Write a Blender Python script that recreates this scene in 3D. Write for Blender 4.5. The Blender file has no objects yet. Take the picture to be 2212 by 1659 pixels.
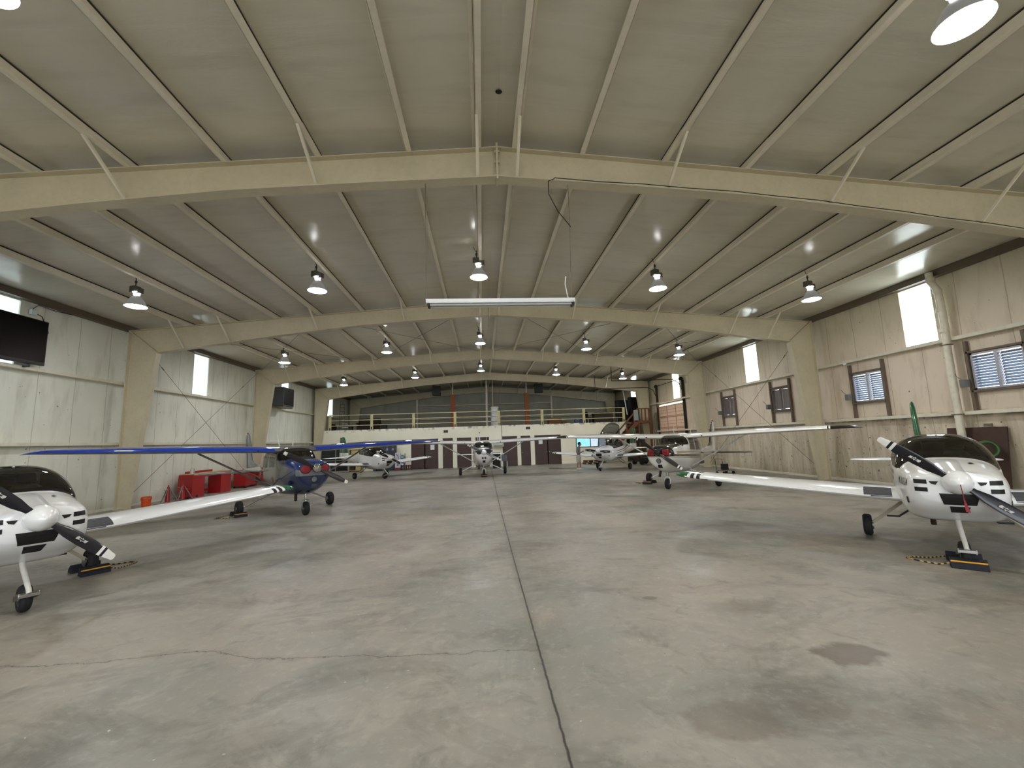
import bpy, math, random
import numpy as np
from mathutils import Vector, Matrix, Euler
from mathutils.bvhtree import BVHTree

random.seed(4)
SC = bpy.context.scene
COL = SC.collection
PI = math.pi

# ------------------------------------------------------------------ camera
CAM_H = 2.017
yaw, pitch, roll, FPX = math.radians(4.19), math.radians(7.54), math.radians(-1.92), 923.2
fw = Vector((math.sin(yaw)*math.cos(pitch), math.cos(yaw)*math.cos(pitch), math.sin(pitch)))
rt = Vector((math.cos(yaw), -math.sin(yaw), 0.0))
up = rt.cross(fw)
r2 = rt*math.cos(roll)+up*math.sin(roll)
u2 = up*math.cos(roll)-rt*math.sin(roll)
cd = bpy.data.cameras.new('camera')
cam = bpy.data.objects.new('camera', cd)
COL.objects.link(cam)
cd.sensor_fit = 'HORIZONTAL'; cd.sensor_width = 36.0; cd.lens = FPX/2212*36.0
cd.clip_start = 0.05; cd.clip_end = 400
cam.matrix_world = Matrix(((r2.x, u2.x, -fw.x, 0), (r2.y, u2.y, -fw.y, 0), (r2.z, u2.z, -fw.z, CAM_H), (0, 0, 0, 1)))
SC.camera = cam

# ------------------------------------------------------------------ sky, daylight, exposure
w = bpy.data.worlds.new('sky'); SC.world = w; w.use_nodes = True
nt = w.node_tree; nt.nodes.clear()
wo = nt.nodes.new('ShaderNodeOutputWorld'); bg = nt.nodes.new('ShaderNodeBackground')
tc = nt.nodes.new('ShaderNodeTexCoord'); sp = nt.nodes.new('ShaderNodeSeparateXYZ'); rp = nt.nodes.new('ShaderNodeValToRGB')
mr = nt.nodes.new('ShaderNodeMapRange'); mr.inputs[1].default_value = -0.25; mr.inputs[2].default_value = 0.7
nt.links.new(tc.outputs['Generated'], sp.inputs[0]); nt.links.new(sp.outputs[2], mr.inputs[0]); nt.links.new(mr.outputs[0], rp.inputs[0])
e = rp.color_ramp.elements
e[0].position = 0.0; e[0].color = (0.85, 0.82, 0.76, 1)
e[1].position = 1.0; e[1].color = (0.62, 0.78, 1.0, 1)
k = e.new(0.27); k.color = (0.85, 0.84, 0.80, 1)
k = e.new(0.30); k.color = (1.0, 1.03, 1.06, 1)
bg.inputs[1].default_value = 6.0
nt.links.new(rp.outputs[0], bg.inputs[0]); nt.links.new(bg.outputs[0], wo.inputs[0])

XR = 0.414          # ridge line
HW = 13.69          # half width to the outer flanges
WX = 13.99          # half width to the wall lining
Y0, Y1B, BAY = -10.6, 7.76, 9.1457
YE = 44.75          # end wall
FY = [Y1B+BAY*i for i in range(5)]
RZ, SL = 7.70, 0.0778

# daylight enters through the open hangar door behind the camera
pl = bpy.data.lights.new('door_daylight', 'AREA'); pl.shape = 'RECTANGLE'; pl.size = 20.0; pl.size_y = 5.2
pl.cycles.is_portal = True
po = bpy.data.objects.new('door_daylight', pl); COL.objects.link(po)
po.location = (XR, Y0-0.05, 2.6); po.rotation_euler = (math.radians(90), 0, PI)
# area lights shine along local -Z; turn it to face +Y
po.rotation_euler = (math.radians(90), 0, 0)

SC.view_settings.view_transform = 'Standard'
SC.view_settings.look = 'None'
SC.view_settings.gamma = 1.0
SC.view_settings.use_curve_mapping = False
SC.view_settings.exposure = 0.0
SC.cycles.use_denoising = True
SC.cycles.sample_clamp_indirect = 6.0
SC.cycles.max_bounces = 7
SC.cycles.adaptive_threshold = 0.02
SC.cycles.diffuse_bounces = 4
SC.cycles.caustics_reflective = False
SC.cycles.caustics_refractive = False
LAMP = 185.0

# ------------------------------------------------------------------ materials
def s2l(c):
    return tuple(((v/255.0)/12.92 if v/255.0 <= 0.04045 else ((v/255.0+0.055)/1.055)**2.4) for v in c)+(1.0,)

MC = {}
def mat(name, col, rough=0.5, metal=0.0, coat=0.0, emit=0.0, bump=0.0, bscale=20.0, vary=0.0, vscale=3.0, ecol=None, spec=None, alpha=None, trans=0.0):
    if name in MC: return MC[name]
    m = bpy.data.materials.new(name); m.use_nodes = True; MC[name] = m
    n = m.node_tree; b = n.nodes['Principled BSDF']
    c = s2l(col) if max(col) > 1.001 else tuple(col)+(1.0,)
    b.inputs['Base Color'].default_value = c
    b.inputs['Roughness'].default_value = rough; b.inputs['Metallic'].default_value = metal
    b.inputs['Coat Weight'].default_value = coat; b.inputs['Coat Roughness'].default_value = 0.04
    if spec is not None: b.inputs['Specular IOR Level'].default_value = spec
    if trans: b.inputs['Transmission Weight'].default_value = trans
    if alpha is not None: b.inputs['Alpha'].default_value = alpha
    if emit:
        b.inputs['Emission Color'].default_value = (ecol+(1,)) if ecol else c
        b.inputs['Emission Strength'].default_value = emit
    if vary or bump:
        t = n.nodes.new('ShaderNodeTexCoord'); z = n.nodes.new('ShaderNodeTexNoise'); z.inputs['Scale'].default_value = vscale; z.inputs['Detail'].default_value = 5
        n.links.new(t.outputs['Object'], z.inputs['Vector'])
        if vary:
            mx = n.nodes.new('ShaderNodeMix'); mx.data_type = 'RGBA'
            mx.inputs[6].default_value = tuple(v*(1-vary) for v in c[:3])+(1,); mx.inputs[7].default_value = tuple(min(1, v*(1+vary)) for v in c[:3])+(1,)
            n.links.new(z.outputs[0], mx.inputs[0]); n.links.new(mx.outputs[2], b.inputs['Base Color'])
        if bump:
            z2 = n.nodes.new('ShaderNodeTexNoise'); z2.inputs['Scale'].default_value = bscale; z2.inputs['Detail'].default_value = 4
            bp = n.nodes.new('ShaderNodeBump'); bp.inputs['Strength'].default_value = bump; bp.inputs['Distance'].default_value = 0.02
            n.links.new(t.outputs['Object'], z2.inputs['Vector']); n.links.new(z2.outputs[0], bp.inputs['Height']); n.links.new(bp.outputs[0], b.inputs['Normal'])
    return m

class NT:
    """small node helper"""
    def __init__(s, name, rough=0.5):
        s.m = bpy.data.materials.new(name); s.m.use_nodes = True; s.n = s.m.node_tree; s.b = s.n.nodes['Principled BSDF']
        s.b.inputs['Roughness'].default_value = rough
        s.t = s.n.nodes.new('ShaderNodeTexCoord').outputs['Object']
        q = s.n.nodes.new('ShaderNodeSeparateXYZ'); s.n.links.new(s.t, q.inputs[0]); s.x, s.y, s.z = q.outputs
    def math(s, op, a, b=0.0, c=0.0, clamp=False):
        q = s.n.nodes.new('ShaderNodeMath'); q.operation = op; q.use_clamp = clamp
        for i, v in enumerate((a, b, c)):
            if isinstance(v, (int, float)): q.inputs[i].default_value = v
            else: s.n.links.new(v, q.inputs[i])
        return q.outputs[0]
    def noise(s, scale, detail=4, vec=None, rough=0.55, dist=0.0):
        q = s.n.nodes.new('ShaderNodeTexNoise'); q.inputs['Scale'].default_value = scale; q.inputs['Detail'].default_value = detail
        q.inputs['Roughness'].default_value = rough; q.inputs['Distortion'].default_value = dist
        s.n.links.new(vec if vec is not None else s.t, q.inputs['Vector']); return q.outputs[0]
    def vec(s, x, y, z):
        q = s.n.nodes.new('ShaderNodeCombineXYZ')
        for i, v in enumerate((x, y, z)):
            if isinstance(v, (int, float)): q.inputs[i].default_value = v
            else: s.n.links.new(v, q.inputs[i])
        return q.outputs[0]
    def ramp(s, f, a, b, lo=0.0, hi=1.0):
        q = s.n.nodes.new('ShaderNodeMapRange'); q.clamp = True
        q.inputs[1].default_value = a; q.inputs[2].default_value = b; q.inputs[3].default_value = lo; q.inputs[4].default_value = hi
        s.n.links.new(f, q.inputs[0]); return q.outputs[0]
    def mix(s, f, a, b):
        q = s.n.nodes.new('ShaderNodeMix'); q.data_type = 'RGBA'
        for i, v in ((0, f), (6, a), (7, b)):
            if isinstance(v, (int, float)): q.inputs[i].default_value = v
            elif isinstance(v, tuple): q.inputs[i].default_value = v if len(v) == 4 else v+(1,)
            else: s.n.links.new(v, q.inputs[i])
        return q.outputs[2]
    def bump(s, h, strength=0.3, dist=0.02):
        q = s.n.nodes.new('ShaderNodeBump'); q.inputs['Strength'].default_value = strength; q.inputs['Distance'].default_value = dist
        s.n.links.new(h, q.inputs['Height']); s.n.links.new(q.outputs[0], s.b.inputs['Normal'])
    def out(s, c=None, r=None):
        if c is not None: s.n.links.new(c, s.b.inputs['Base Color'])
        if r is not None: s.n.links.new(r, s.b.inputs['Roughness'])
        return s.m

def paint(name, base, bands, rough=0.22, coat=0.6, metal=0.0):
    """glossy aircraft paint; bands = [(colour, [(a,b,c,d) ...])] where a|x|+b y+c z > d in the part's own space"""
    if name in MC: return MC[name]
    N = NT(name, rough); MC[name] = N.m
    N.b.inputs['Coat Weight'].default_value = coat; N.b.inputs['Coat Roughness'].default_value = 0.03; N.b.inputs['Metallic'].default_value = metal
    ax = N.math('ABSOLUTE', N.x)
    def nz():
        q = N.n.nodes.new('ShaderNodeSeparateXYZ'); t = N.n.nodes.new('ShaderNodeTexCoord'); N.n.links.new(t.outputs['Normal'], q.inputs[0]); return q.outputs[2]
    c = s2l(base)
    for col, conds in bands:
        f = None
        for cd_ in conds:
            if cd_[0] == 'n':
                q = N.math('LESS_THAN', nz(), -cd_[1]); f = q if f is None else N.math('MULTIPLY', f, q); continue
            a, b_, c_, d = cd_
            q = N.math('MULTIPLY', ax, float(a)); q = N.math('MULTIPLY_ADD', N.y, float(b_), q); q = N.math('MULTIPLY_ADD', N.z, float(c_), q)
            q = N.math('GREATER_THAN', q, float(d))
            f = q if f is None else N.math('MULTIPLY', f, q)
        c = N.mix(f, c, s2l(col))
    if isinstance(c, tuple): N.b.inputs['Base Color'].default_value = c
    else: N.n.links.new(c, N.b.inputs['Base Color'])
    return N.m

def glassmat(name, tint, refl=0.12, dark=1.0):
    if name in MC: return MC[name]
    m = bpy.data.materials.new(name); m.use_nodes = True; MC[name] = m
    n = m.node_tree; n.nodes.clear()
    o = n.nodes.new('ShaderNodeOutputMaterial'); t = n.nodes.new('ShaderNodeBsdfTransparent'); g = n.nodes.new('ShaderNodeBsdfGlossy'); mx = n.nodes.new('ShaderNodeMixShader'); fr = n.nodes.new('ShaderNodeFresnel')
    t.inputs[0].default_value = tuple(tint)+(1,); g.inputs['Roughness'].default_value = 0.03; g.inputs[0].default_value = (0.9, 0.9, 0.9, 1)
    fr.inputs[0].default_value = 1.5
    ad = n.nodes.new('ShaderNodeMath'); ad.operation = 'ADD'; ad.inputs[1].default_value = refl; ad.use_clamp = True
    n.links.new(fr.outputs[0], ad.inputs[0]); n.links.new(ad.outputs[0], mx.inputs[0]); n.links.new(t.outputs[0], mx.inputs[1]); n.links.new(g.outputs[0], mx.inputs[2]); n.links.new(mx.outputs[0], o.inputs[0])
    return m

# ------------------------------------------------------------------ geometry helpers
class MB:
    def __init__(s): s.v = []; s.f = []; s.m = []
    def add(s, vs, fs, mi=0):
        o = len(s.v); s.v += [tuple(p) for p in vs]; s.f += [tuple(i+o for i in f) for f in fs]; s.m += [mi]*len(fs); return s
    def box(s, x0, x1, y0, y1, z0, z1, mi=0):
        return s.add([(x0, y0, z0), (x1, y0, z0), (x1, y1, z0), (x0, y1, z0), (x0, y0, z1), (x1, y0, z1), (x1, y1, z1), (x0, y1, z1)],
                     [(3, 2, 1, 0), (4, 5, 6, 7), (0, 1, 5, 4), (1, 2, 6, 5), (2, 3, 7, 6), (3, 0, 4, 7)], mi)
    def bar(s, p0, p1, w_, h_, side=None, mi=0):
        """box section bar from p0 to p1: w_ along side, h_ along the third axis"""
        p0 = Vector(p0); p1 = Vector(p1); d = (p1-p0).normalized()
        a = Vector(side) if side else (Vector((0, 0, 1)).cross(d) if abs(d.z) < 0.95 else Vector((1, 0, 0)))
        a = (a-d*a.dot(d)).normalized(); b = d.cross(a)
        vs = [q+a*(i*w_/2)+b*(j*h_/2) for q in (p0, p1) for i, j in ((-1, -1), (1, -1), (1, 1), (-1, 1))]
        return s.add(vs, [(3, 2, 1, 0), (4, 5, 6, 7), (0, 1, 5, 4), (1, 2, 6, 5), (2, 3, 7, 6), (3, 0, 4, 7)], mi)
    def loft(s, rings, cap0=True, cap1=True, closed=True, mi=0):
        o = len(s.v); n = len(rings[0])
        for r in rings: s.v += [tuple(p) for p in r]
        for i in range(len(rings)-1):
            for j in range(n if closed else n-1):
                k_ = (j+1) % n
                s.f.append((o+i*n+j, o+i*n+k_, o+(i+1)*n+k_, o+(i+1)*n+j)); s.m.append(mi)
        if cap0: s.f.append(tuple(o+j for j in range(n))[::-1]); s.m.append(mi)
        if cap1: s.f.append(tuple(o+(len(rings)-1)*n+j for j in range(n))); s.m.append(mi)
        return s
    def tube(s, pts, r, n=10, mi=0, caps=True):
        pts = [Vector(p) for p in pts]; rs = r if isinstance(r, (list, tuple)) else [r]*len(pts)
        rings = []; a = None
        for i, p in enumerate(pts):
            d = (pts[min(i+1, len(pts)-1)]-pts[max(i-1, 0)]).normalized()
            if a is None: a = Vector((0, 0, 1)) if abs(d.z) < 0.9 else Vector((1, 0, 0))
            a = (a-d*a.dot(d)).normalized(); b = d.cross(a)
            rings.append([p+(a*math.cos(t)+b*math.sin(t))*rs[i] for t in [2*PI*k_/n for k_ in range(n)]])
        return s.loft(rings, caps, caps, True, mi)
    def lathe(s, prof, o=(0, 0, 0), axis=(0, 0, 1), n=24, mi=0, cap=True):
        """prof: [(radius, distance along axis)]"""
        ax = Vector(axis).normalized(); a = Vector((1, 0, 0)) if abs(ax.x) < 0.9 else Vector((0, 1, 0))
        a = (a-ax*a.dot(ax)).normalized(); b = ax.cross(a); o = Vector(o)
        rings = [[o+ax*t+(a*math.cos(q)+b*math.sin(q))*max(r, 1e-4) for q in [2*PI*k_/n for k_ in range(n)]] for r, t in prof]
        return s.loft(rings, cap, cap, True, mi)
    def prism(s, poly, d0, d1, plane='xz', mi=0):
        """poly of 2D points in plane, extruded along the remaining axis d0..d1"""
        def P(a, b, d): return {'xz': (a, d, b), 'xy': (a, b, d), 'yz': (d, a, b)}[plane]
        n = len(poly); vs = [P(a, b, d0) for a, b in poly]+[P(a, b, d1) for a, b in poly]
        fs = [tuple(range(n)), tuple(range(2*n-1, n-1, -1))]+[(i, (i+1) % n, n+(i+1) % n, n+i) for i in range(n)]
        return s.add(vs, fs, mi)
    def xf(s, M):
        s.v = [tuple(M @ Vector(p)) for p in s.v]; return s
    def bvh(s): return BVHTree.FromPolygons([Vector(p) for p in s.v], s.f)
    def build(s, name, mats, parent=None, smooth=None, bevel=0.0):
        me = bpy.data.meshes.new(name); me.from_pydata(s.v, [], s.f)
        for m in (mats if isinstance(mats, (list, tuple)) else [mats]): me.materials.append(m)
        if len(me.polygons) == len(s.m): me.polygons.foreach_set('material_index', s.m)
        import bmesh
        bm = bmesh.new(); bm.from_mesh(me); bmesh.ops.remove_doubles(bm, verts=bm.verts, dist=1e-5)
        bmesh.ops.recalc_face_normals(bm, faces=bm.faces); bm.to_mesh(me); bm.free()
        if smooth:
            me.polygons.foreach_set('use_smooth', [True]*len(me.polygons)); me.set_sharp_from_angle(angle=math.radians(smooth))
        me.update()
        o = bpy.data.objects.new(name, me); COL.objects.link(o)
        if parent is not None: o.parent = parent
        if bevel:
            b = o.modifiers.new('b', 'BEVEL'); b.width = bevel; b.segments = 2; b.limit_method = 'ANGLE'
        return o

def thing(name, label, cat, loc=(0, 0, 0), rz=0.0, group=None):
    o = bpy.data.objects.new(name, None); COL.objects.link(o); o.empty_display_size = 0.2
    o.location = loc; o.rotation_euler = (0, 0, rz); o['label'] = label; o['category'] = cat
    if group: o['group'] = group
    return o
def tag(o, label, cat, group=None, kind=None):
    o['label'] = label; o['category'] = cat
    if group: o['group'] = group
    if kind: o['kind'] = kind
    return o
def struct(o, label=None):
    o['kind'] = 'structure'
    if label: o['label'] = label
    return o
def clone(o, parent=None):
    c = o.copy(); COL.objects.link(c)
    if parent is not None: c.parent = parent
    for ch in list(o.children): clone(ch, c)
    return c

def pchip(xs, ys, q):
    xs = np.array(xs, float); ys = np.array(ys, float); h = np.diff(xs); d = np.diff(ys)/h
    m = np.zeros(len(xs)); m[0] = d[0]; m[-1] = d[-1]
    for i in range(1, len(xs)-1):
        m[i] = 0 if d[i-1]*d[i] <= 0 else 2*d[i-1]*d[i]/(d[i-1]+d[i])
    q = np.array(q, float); i = np.clip(np.searchsorted(xs, q)-1, 0, len(h)-1); t = (q-xs[i])/h[i]
    return ((2*t**3-3*t**2+1)*ys[i]+(t**3-2*t**2+t)*h[i]*m[i]+(-2*t**3+3*t**2)*ys[i+1]+(t**3-t**2)*h[i]*m[i+1])

def sect(y, hw, zt, zb, zm, nt_, nb, N=56):
    """superellipse ring in the xz plane"""
    r = []
    for k_ in range(N):
        t = 2*PI*k_/N; c, s_ = math.cos(t), math.sin(t); n_ = nt_ if s_ >= 0 else nb
        x = hw*math.copysign(abs(c)**(2/n_), c); z = zm+(zt-zm if s_ >= 0 else zm-zb)*math.copysign(abs(s_)**(2/n_), s_)
        r.append((x, y, z))
    return r

def hull(stations, N=56, step=0.07, extra=()):
    """stations: (y,hw,zt,zb,zm,ntop,nbot)"""
    ys = [s_[0] for s_ in stations]; a = np.array(stations)
    q = sorted(set(list(ys)+[round(v, 3) for v in np.arange(ys[0], ys[-1], step)]+list(extra)))
    q = [q[0]]+[b for a_, b in zip(q, q[1:]) if b-a_ > 0.004]
    cols = [pchip(ys, a[:, i], q) for i in range(1, 7)]
    return [sect(q[i], *[float(c[i]) for c in cols], N=N) for i in range(len(q))]

def split(mb, pred):
    """divide faces of mb into (rest, chosen) by their centre"""
    A, B = MB(), MB()
    for f, m_ in zip(mb.f, mb.m):
        vs = [mb.v[i] for i in f]; c = tuple(sum(p[k_] for p in vs)/len(vs) for k_ in range(3))
        (B if pred(*c) else A).add(vs, [tuple(range(len(vs)))], m_)
    return A, B

def cutmb(mb, planes):
    import bmesh
    bm = bmesh.new(); vs = [bm.verts.new(p) for p in mb.v]
    for f in mb.f:
        try: bm.faces.new([vs[i] for i in f])
        except ValueError: pass
    bmesh.ops.remove_doubles(bm, verts=bm.verts, dist=1e-5)
    for co, no in planes:
        bmesh.ops.bisect_plane(bm, geom=bm.verts[:]+bm.edges[:]+bm.faces[:], dist=1e-5, plane_co=co, plane_no=no)
    o = MB(); bm.verts.index_update()
    o.v = [tuple(v.co) for v in bm.verts]; o.f = [tuple(v.index for v in f.verts) for f in bm.faces]; o.m = [0]*len(o.f); bm.free(); return o

def qf(p00, p10, p11, p01):
    return lambda u, v: tuple((1-u)*(1-v)*a+u*(1-v)*b+u*v*c+(1-u)*v*d for a, b, c, d in zip(p00, p10, p11, p01))
def df(cx, cy, rx, ry=None):
    ry = ry or rx
    def f(u, v):
        a, b = 2*u-1, 2*v-1
        return cx+rx*a*math.sqrt(max(0, 1-b*b/2)), cy+ry*b*math.sqrt(max(0, 1-a*a/2))
    return f
def cast(bv, side, a, b):
    if side == 'f': o, d = Vector((a, -4, b)), Vector((0, 1, 0))
    elif side == 'l': o, d = Vector((4, a, b)), Vector((-1, 0, 0))
    elif side == 'r': o, d = Vector((-4, a, b)), Vector((1, 0, 0))
    elif side == 't': o, d = Vector((a, b, 5)), Vector((0, 0, -1))
    hit, nrm, _, _ = bv.ray_cast(o, d)
    if hit is None: return None
    if nrm.dot(d) > 0: nrm = -nrm
    return hit, nrm
def patch(bv, fn, side, nu=8, nv=5, off=0.005, mb=None):
    """a thin decal or opening laid on a hull"""
    mb = mb or MB(); P = []
    for j in range(nv+1):
        for i in range(nu+1):
            h = cast(bv, side, *fn(i/nu, j/nv)); P.append(None if h is None else h[0]+h[1]*off)
    for j in range(nv):
        for i in range(nu):
            q = [P[j*(nu+1)+i], P[j*(nu+1)+i+1], P[(j+1)*(nu+1)+i+1], P[(j+1)*(nu+1)+i]]
            if all(p is not None for p in q): mb.add(q, [(0, 1, 2, 3)])
    return mb
def text_mb(txt, size, font_scale_x=1.0):
    cu = bpy.data.curves.new('t', 'FONT'); cu.body = txt; cu.size = size; cu.align_x = 'CENTER'; cu.align_y = 'CENTER'; cu.resolution_u = 2
    o = bpy.data.objects.new('t', cu); COL.objects.link(o)
    bpy.context.view_layer.update()
    me = o.evaluated_get(bpy.context.evaluated_depsgraph_get()).to_mesh()
    vs = [(v.co.x*font_scale_x, v.co.y) for v in me.vertices]; fs = [tuple(p.vertices) for p in me.polygons]
    bpy.data.objects.remove(o); bpy.data.curves.remove(cu)
    return vs, fs
def text_on(bv, txt, size, a0, b0, side, mirror=False, slope=0.0, sx=1.0, off=0.006):
    vs, fs = text_mb(txt, size, sx); out = []
    for x, y in vs:
        if mirror: x = -x
        h = cast(bv, side, a0+x, b0+y+x*slope)
        if h is None: return MB()
        out.append(h[0]+h[1]*off)
    return MB().add(out, fs)

def airfoil(n=13):
    xs = [(1-math.cos(PI*i/(n-1)))/2 for i in range(n)]
    th = [5*(0.2969*math.sqrt(x)-0.126*x-0.3516*x*x+0.2843*x**3-0.1015*x**4) for x in xs]
    cb = [0.22*4*x*(1-x) for x in xs]
    return [(x, c+t) for x, t, c in zip(xs, th, cb)]+[(x, c-t*0.85) for x, t, c in list(zip(xs, th, cb))[-2:0:-1]], None
def foil_ring(x, yle, c, z, t):
    """z = height of the leading edge, t = thickness in metres"""
    pts, _ = airfoil()
    out = []
    for a, b in pts:
        n_ = b
        out.append((x, yle+a*c, z+n_*t*1.0/1.0))
    return out
def wing_mb(st, sgn=1):
    # airfoil() returns thickness for t/c = 1 scaled by thickness below
    rings = [foil_ring(sgn*x, y, c, z, t) for x, y, c, z, t in st]
    return MB().loft(rings)

# ------------------------------------------------------------------ shared aircraft materials
M_TYRE = mat('tyre_rubber', (22, 22, 24), 0.75, bump=0.2, bscale=60)
M_HUB = mat('wheel_alloy', (150, 150, 150), 0.35, 0.9)
M_BLACK = mat('black_opening', (6, 6, 7), 0.6)
M_DARK = mat('dark_plastic', (24, 24, 28), 0.35)
M_STEEL = mat('bare_steel', (165, 165, 162), 0.3, 1.0)
M_SEAT = mat('seat_leather', (78, 74, 70), 0.6, bump=0.1)
M_RED = mat('red_cover', (128, 10, 26), 0.6, bump=0.2)
M_WALK = mat('wing_walk_grip', (84, 84, 90), 0.9, bump=0.4, bscale=300)
M_WHITE = paint('white_gloss', (236, 238, 240), [])
M_LEG = mat('white_leg', (205, 203, 196), 0.35, coat=0.4, vary=0.08, vscale=12)
G_CAN = glassmat('canopy_tint', (0.76, 0.755, 0.70), 0.05)
G_WIN = glassmat('cabin_glass', (0.70, 0.70, 0.67), 0.06)
M_CHROME = mat('chrome', (190, 190, 190), 0.12, 1.0)

def tyre(name, parent, c, r, wd, ax=(1, 0, 0), hub=True, rot=None):
    """wheel at centre c turning about ax"""
    a = wd/2; m = MB()
    m.lathe([(r*0.52, -a*0.80), (r*0.62, -a*0.98), (r*0.80, -a), (r*0.93, -a*0.80), (r, -a*0.42), (r, -a*0.15), (r*0.985, -a*0.12), (r*0.985, a*0.12), (r, a*0.15), (r, a*0.42), (r*0.93, a*0.80), (r*0.80, a), (r*0.62, a*0.98), (r*0.52, a*0.80)], c, ax, 36)
    t = m.build(name, M_TYRE, parent, 40)
    h = MB().lathe([(r*0.05, -a*0.86), (r*0.2, -a*0.9), (r*0.22, -a*0.62), (r*0.46, -a*0.62), (r*0.52, -a*0.84), (r*0.53, -a*0.84), (r*0.53, a*0.84), (r*0.52, a*0.84), (r*0.46, a*0.62), (r*0.22, a*0.62), (r*0.2, a*0.9), (r*0.05, a*0.86)], c, ax, 24)
    h.build('wheel_hub', M_HUB, t, 40)
    return t

def blade_mb(R, r0=0.12, w_=0.17, root=0.085, s_=1, tipw=0.3):
    """propeller blade along +X of its own object"""
    rings = []
    prof = [(r0, root, 40, 0.045), (r0+0.08, root*1.1, 38, 0.04), (R*0.32, w_*0.88, 33, 0.03), (R*0.5, w_, 27, 0.022), (R*0.68, w_*0.96, 23, 0.017), (R*0.84, w_*0.78, 19, 0.012), (R*0.93, w_*0.6, 17, 0.009), (R*0.985, w_*tipw*1.2, 16, 0.006), (R, w_*tipw*0.6, 16, 0.003)]
    for r, c, p, t in prof:
        p = math.radians(p)*0.75; ring = []
        for k_ in range(14):
            q = 2*PI*k_/14; a, b = c/2*math.cos(q)*(1.0), t/2*math.sin(q)
            ring.append((r, a*math.sin(p)*s_+b*math.cos(p), a*math.cos(p)-b*math.sin(p)*s_))
        rings.append(ring)
    return MB().loft(rings)

def propeller(parent, hub, R, ang, pmat, w_, emblem=None, n_=2, tipw=0.3):
    for i in range(n_):
        b = blade_mb(R, w_=w_, tipw=tipw).build('propeller_blade', pmat, parent, 50)
        b.location = hub; b.rotation_euler = (0, -math.radians(ang+180*i), 0)
        if emblem:
            m = MB(); r0 = R*0.52; y = -0.034
            pts = [(-0.075, 0.0), (-0.06, 0.022), (-0.01, 0.012), (0.0, 0.026), (0.01, 0.012), (0.075, 0.02), (0.06, -0.016), (0.012, -0.012), (0.0, -0.028), (-0.012, -0.012), (-0.07, -0.02)]
            m.prism([(r0+a, b_) for a, b_ in pts], y-0.001, y+0.001)
            m.prism([(r0+a*0.5, b_*0.45) for a, b_ in pts], y-0.0025, y-0.0011, mi=1)
            m.build('blade_emblem', [mat('emblem_silver', (190, 190, 186), 0.4), M_DARK], b)

def seat(parent, x, y, z, h=0.62, w_=0.44):
    s = MB().loft([[(x+a*w_/2, y+b*0.25, z+c) for a, b in ((-1, -1), (1, -1), (1, 1), (-1, 1))] for c in (0, 0.14)])
    s.loft([[(x+a*w_/2*k_, y+0.22+t*0.12+b*0.05, z+0.1+t*h) for a, b in ((-1, -1), (1, -1), (1, 1), (-1, 1))] for t, k_ in ((0, 1), (0.4, 1), (0.8, 0.85), (1.0, 0.6))])
    s.loft([[(x+a*0.12*k_, y+0.34+b*0.045, z+0.1+h+t) for a, b in ((-1, -1), (1, -1), (1, 1), (-1, 1))] for t, k_ in ((0.03, 1), (0.16, 1), (0.19, 0.8))])
    return s.build('seat', M_SEAT, parent, 50, 0.03)

# ------------------------------------------------------------------ low wing two-seater
LOW_ST = [(-0.60, 0.17, 1.385, 1.055, 1.22, 2.0, 2.0), (-0.588, 0.30, 1.37, 1.00, 1.18, 2.4, 2.6), (-0.56, 0.40, 1.36, 0.93, 1.14, 2.7, 3.2),
          (-0.50, 0.465, 1.365, 0.87, 1.11, 2.9, 3.8), (-0.38, 0.52, 1.39, 0.785, 1.08, 3.0, 4.0), (-0.22, 0.555, 1.42, 0.70, 1.06, 3.0, 4.2),
          (-0.02, 0.58, 1.455, 0.60, 1.04, 3.0, 4.2), (0.10, 0.59, 1.475, 0.57, 1.04, 3.0, 4.0), (0.36, 0.61, 1.52, 0.55, 1.06, 3.0, 3.5),
          (0.55, 0.63, 1.67, 0.54, 1.12, 2.95, 3.0), (0.85, 0.645, 1.825, 0.53, 1.16, 2.9, 2.8), (1.15, 0.65, 1.885, 0.54, 1.18, 2.8, 2.7),
          (1.6, 0.635, 1.87, 0.56, 1.18, 2.7, 2.6), (2.0, 0.58, 1.79, 0.60, 1.18, 2.5, 2.5), (2.45, 0.48, 1.66, 0.68, 1.18, 2.3, 2.3),
          (3.0, 0.37, 1.55, 0.78, 1.17, 2.1, 2.2), (3.8, 0.25, 1.44, 0.92, 1.18, 2.0, 2.0), (4.7, 0.13, 1.36, 1.04, 1.2, 2.0, 2.0), (5.35, 0.05, 1.31, 1.13, 1.22, 2.0, 2.0), (5.5, 0.02, 1.28, 1.18, 1.23, 2.0, 2.0)]

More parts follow.
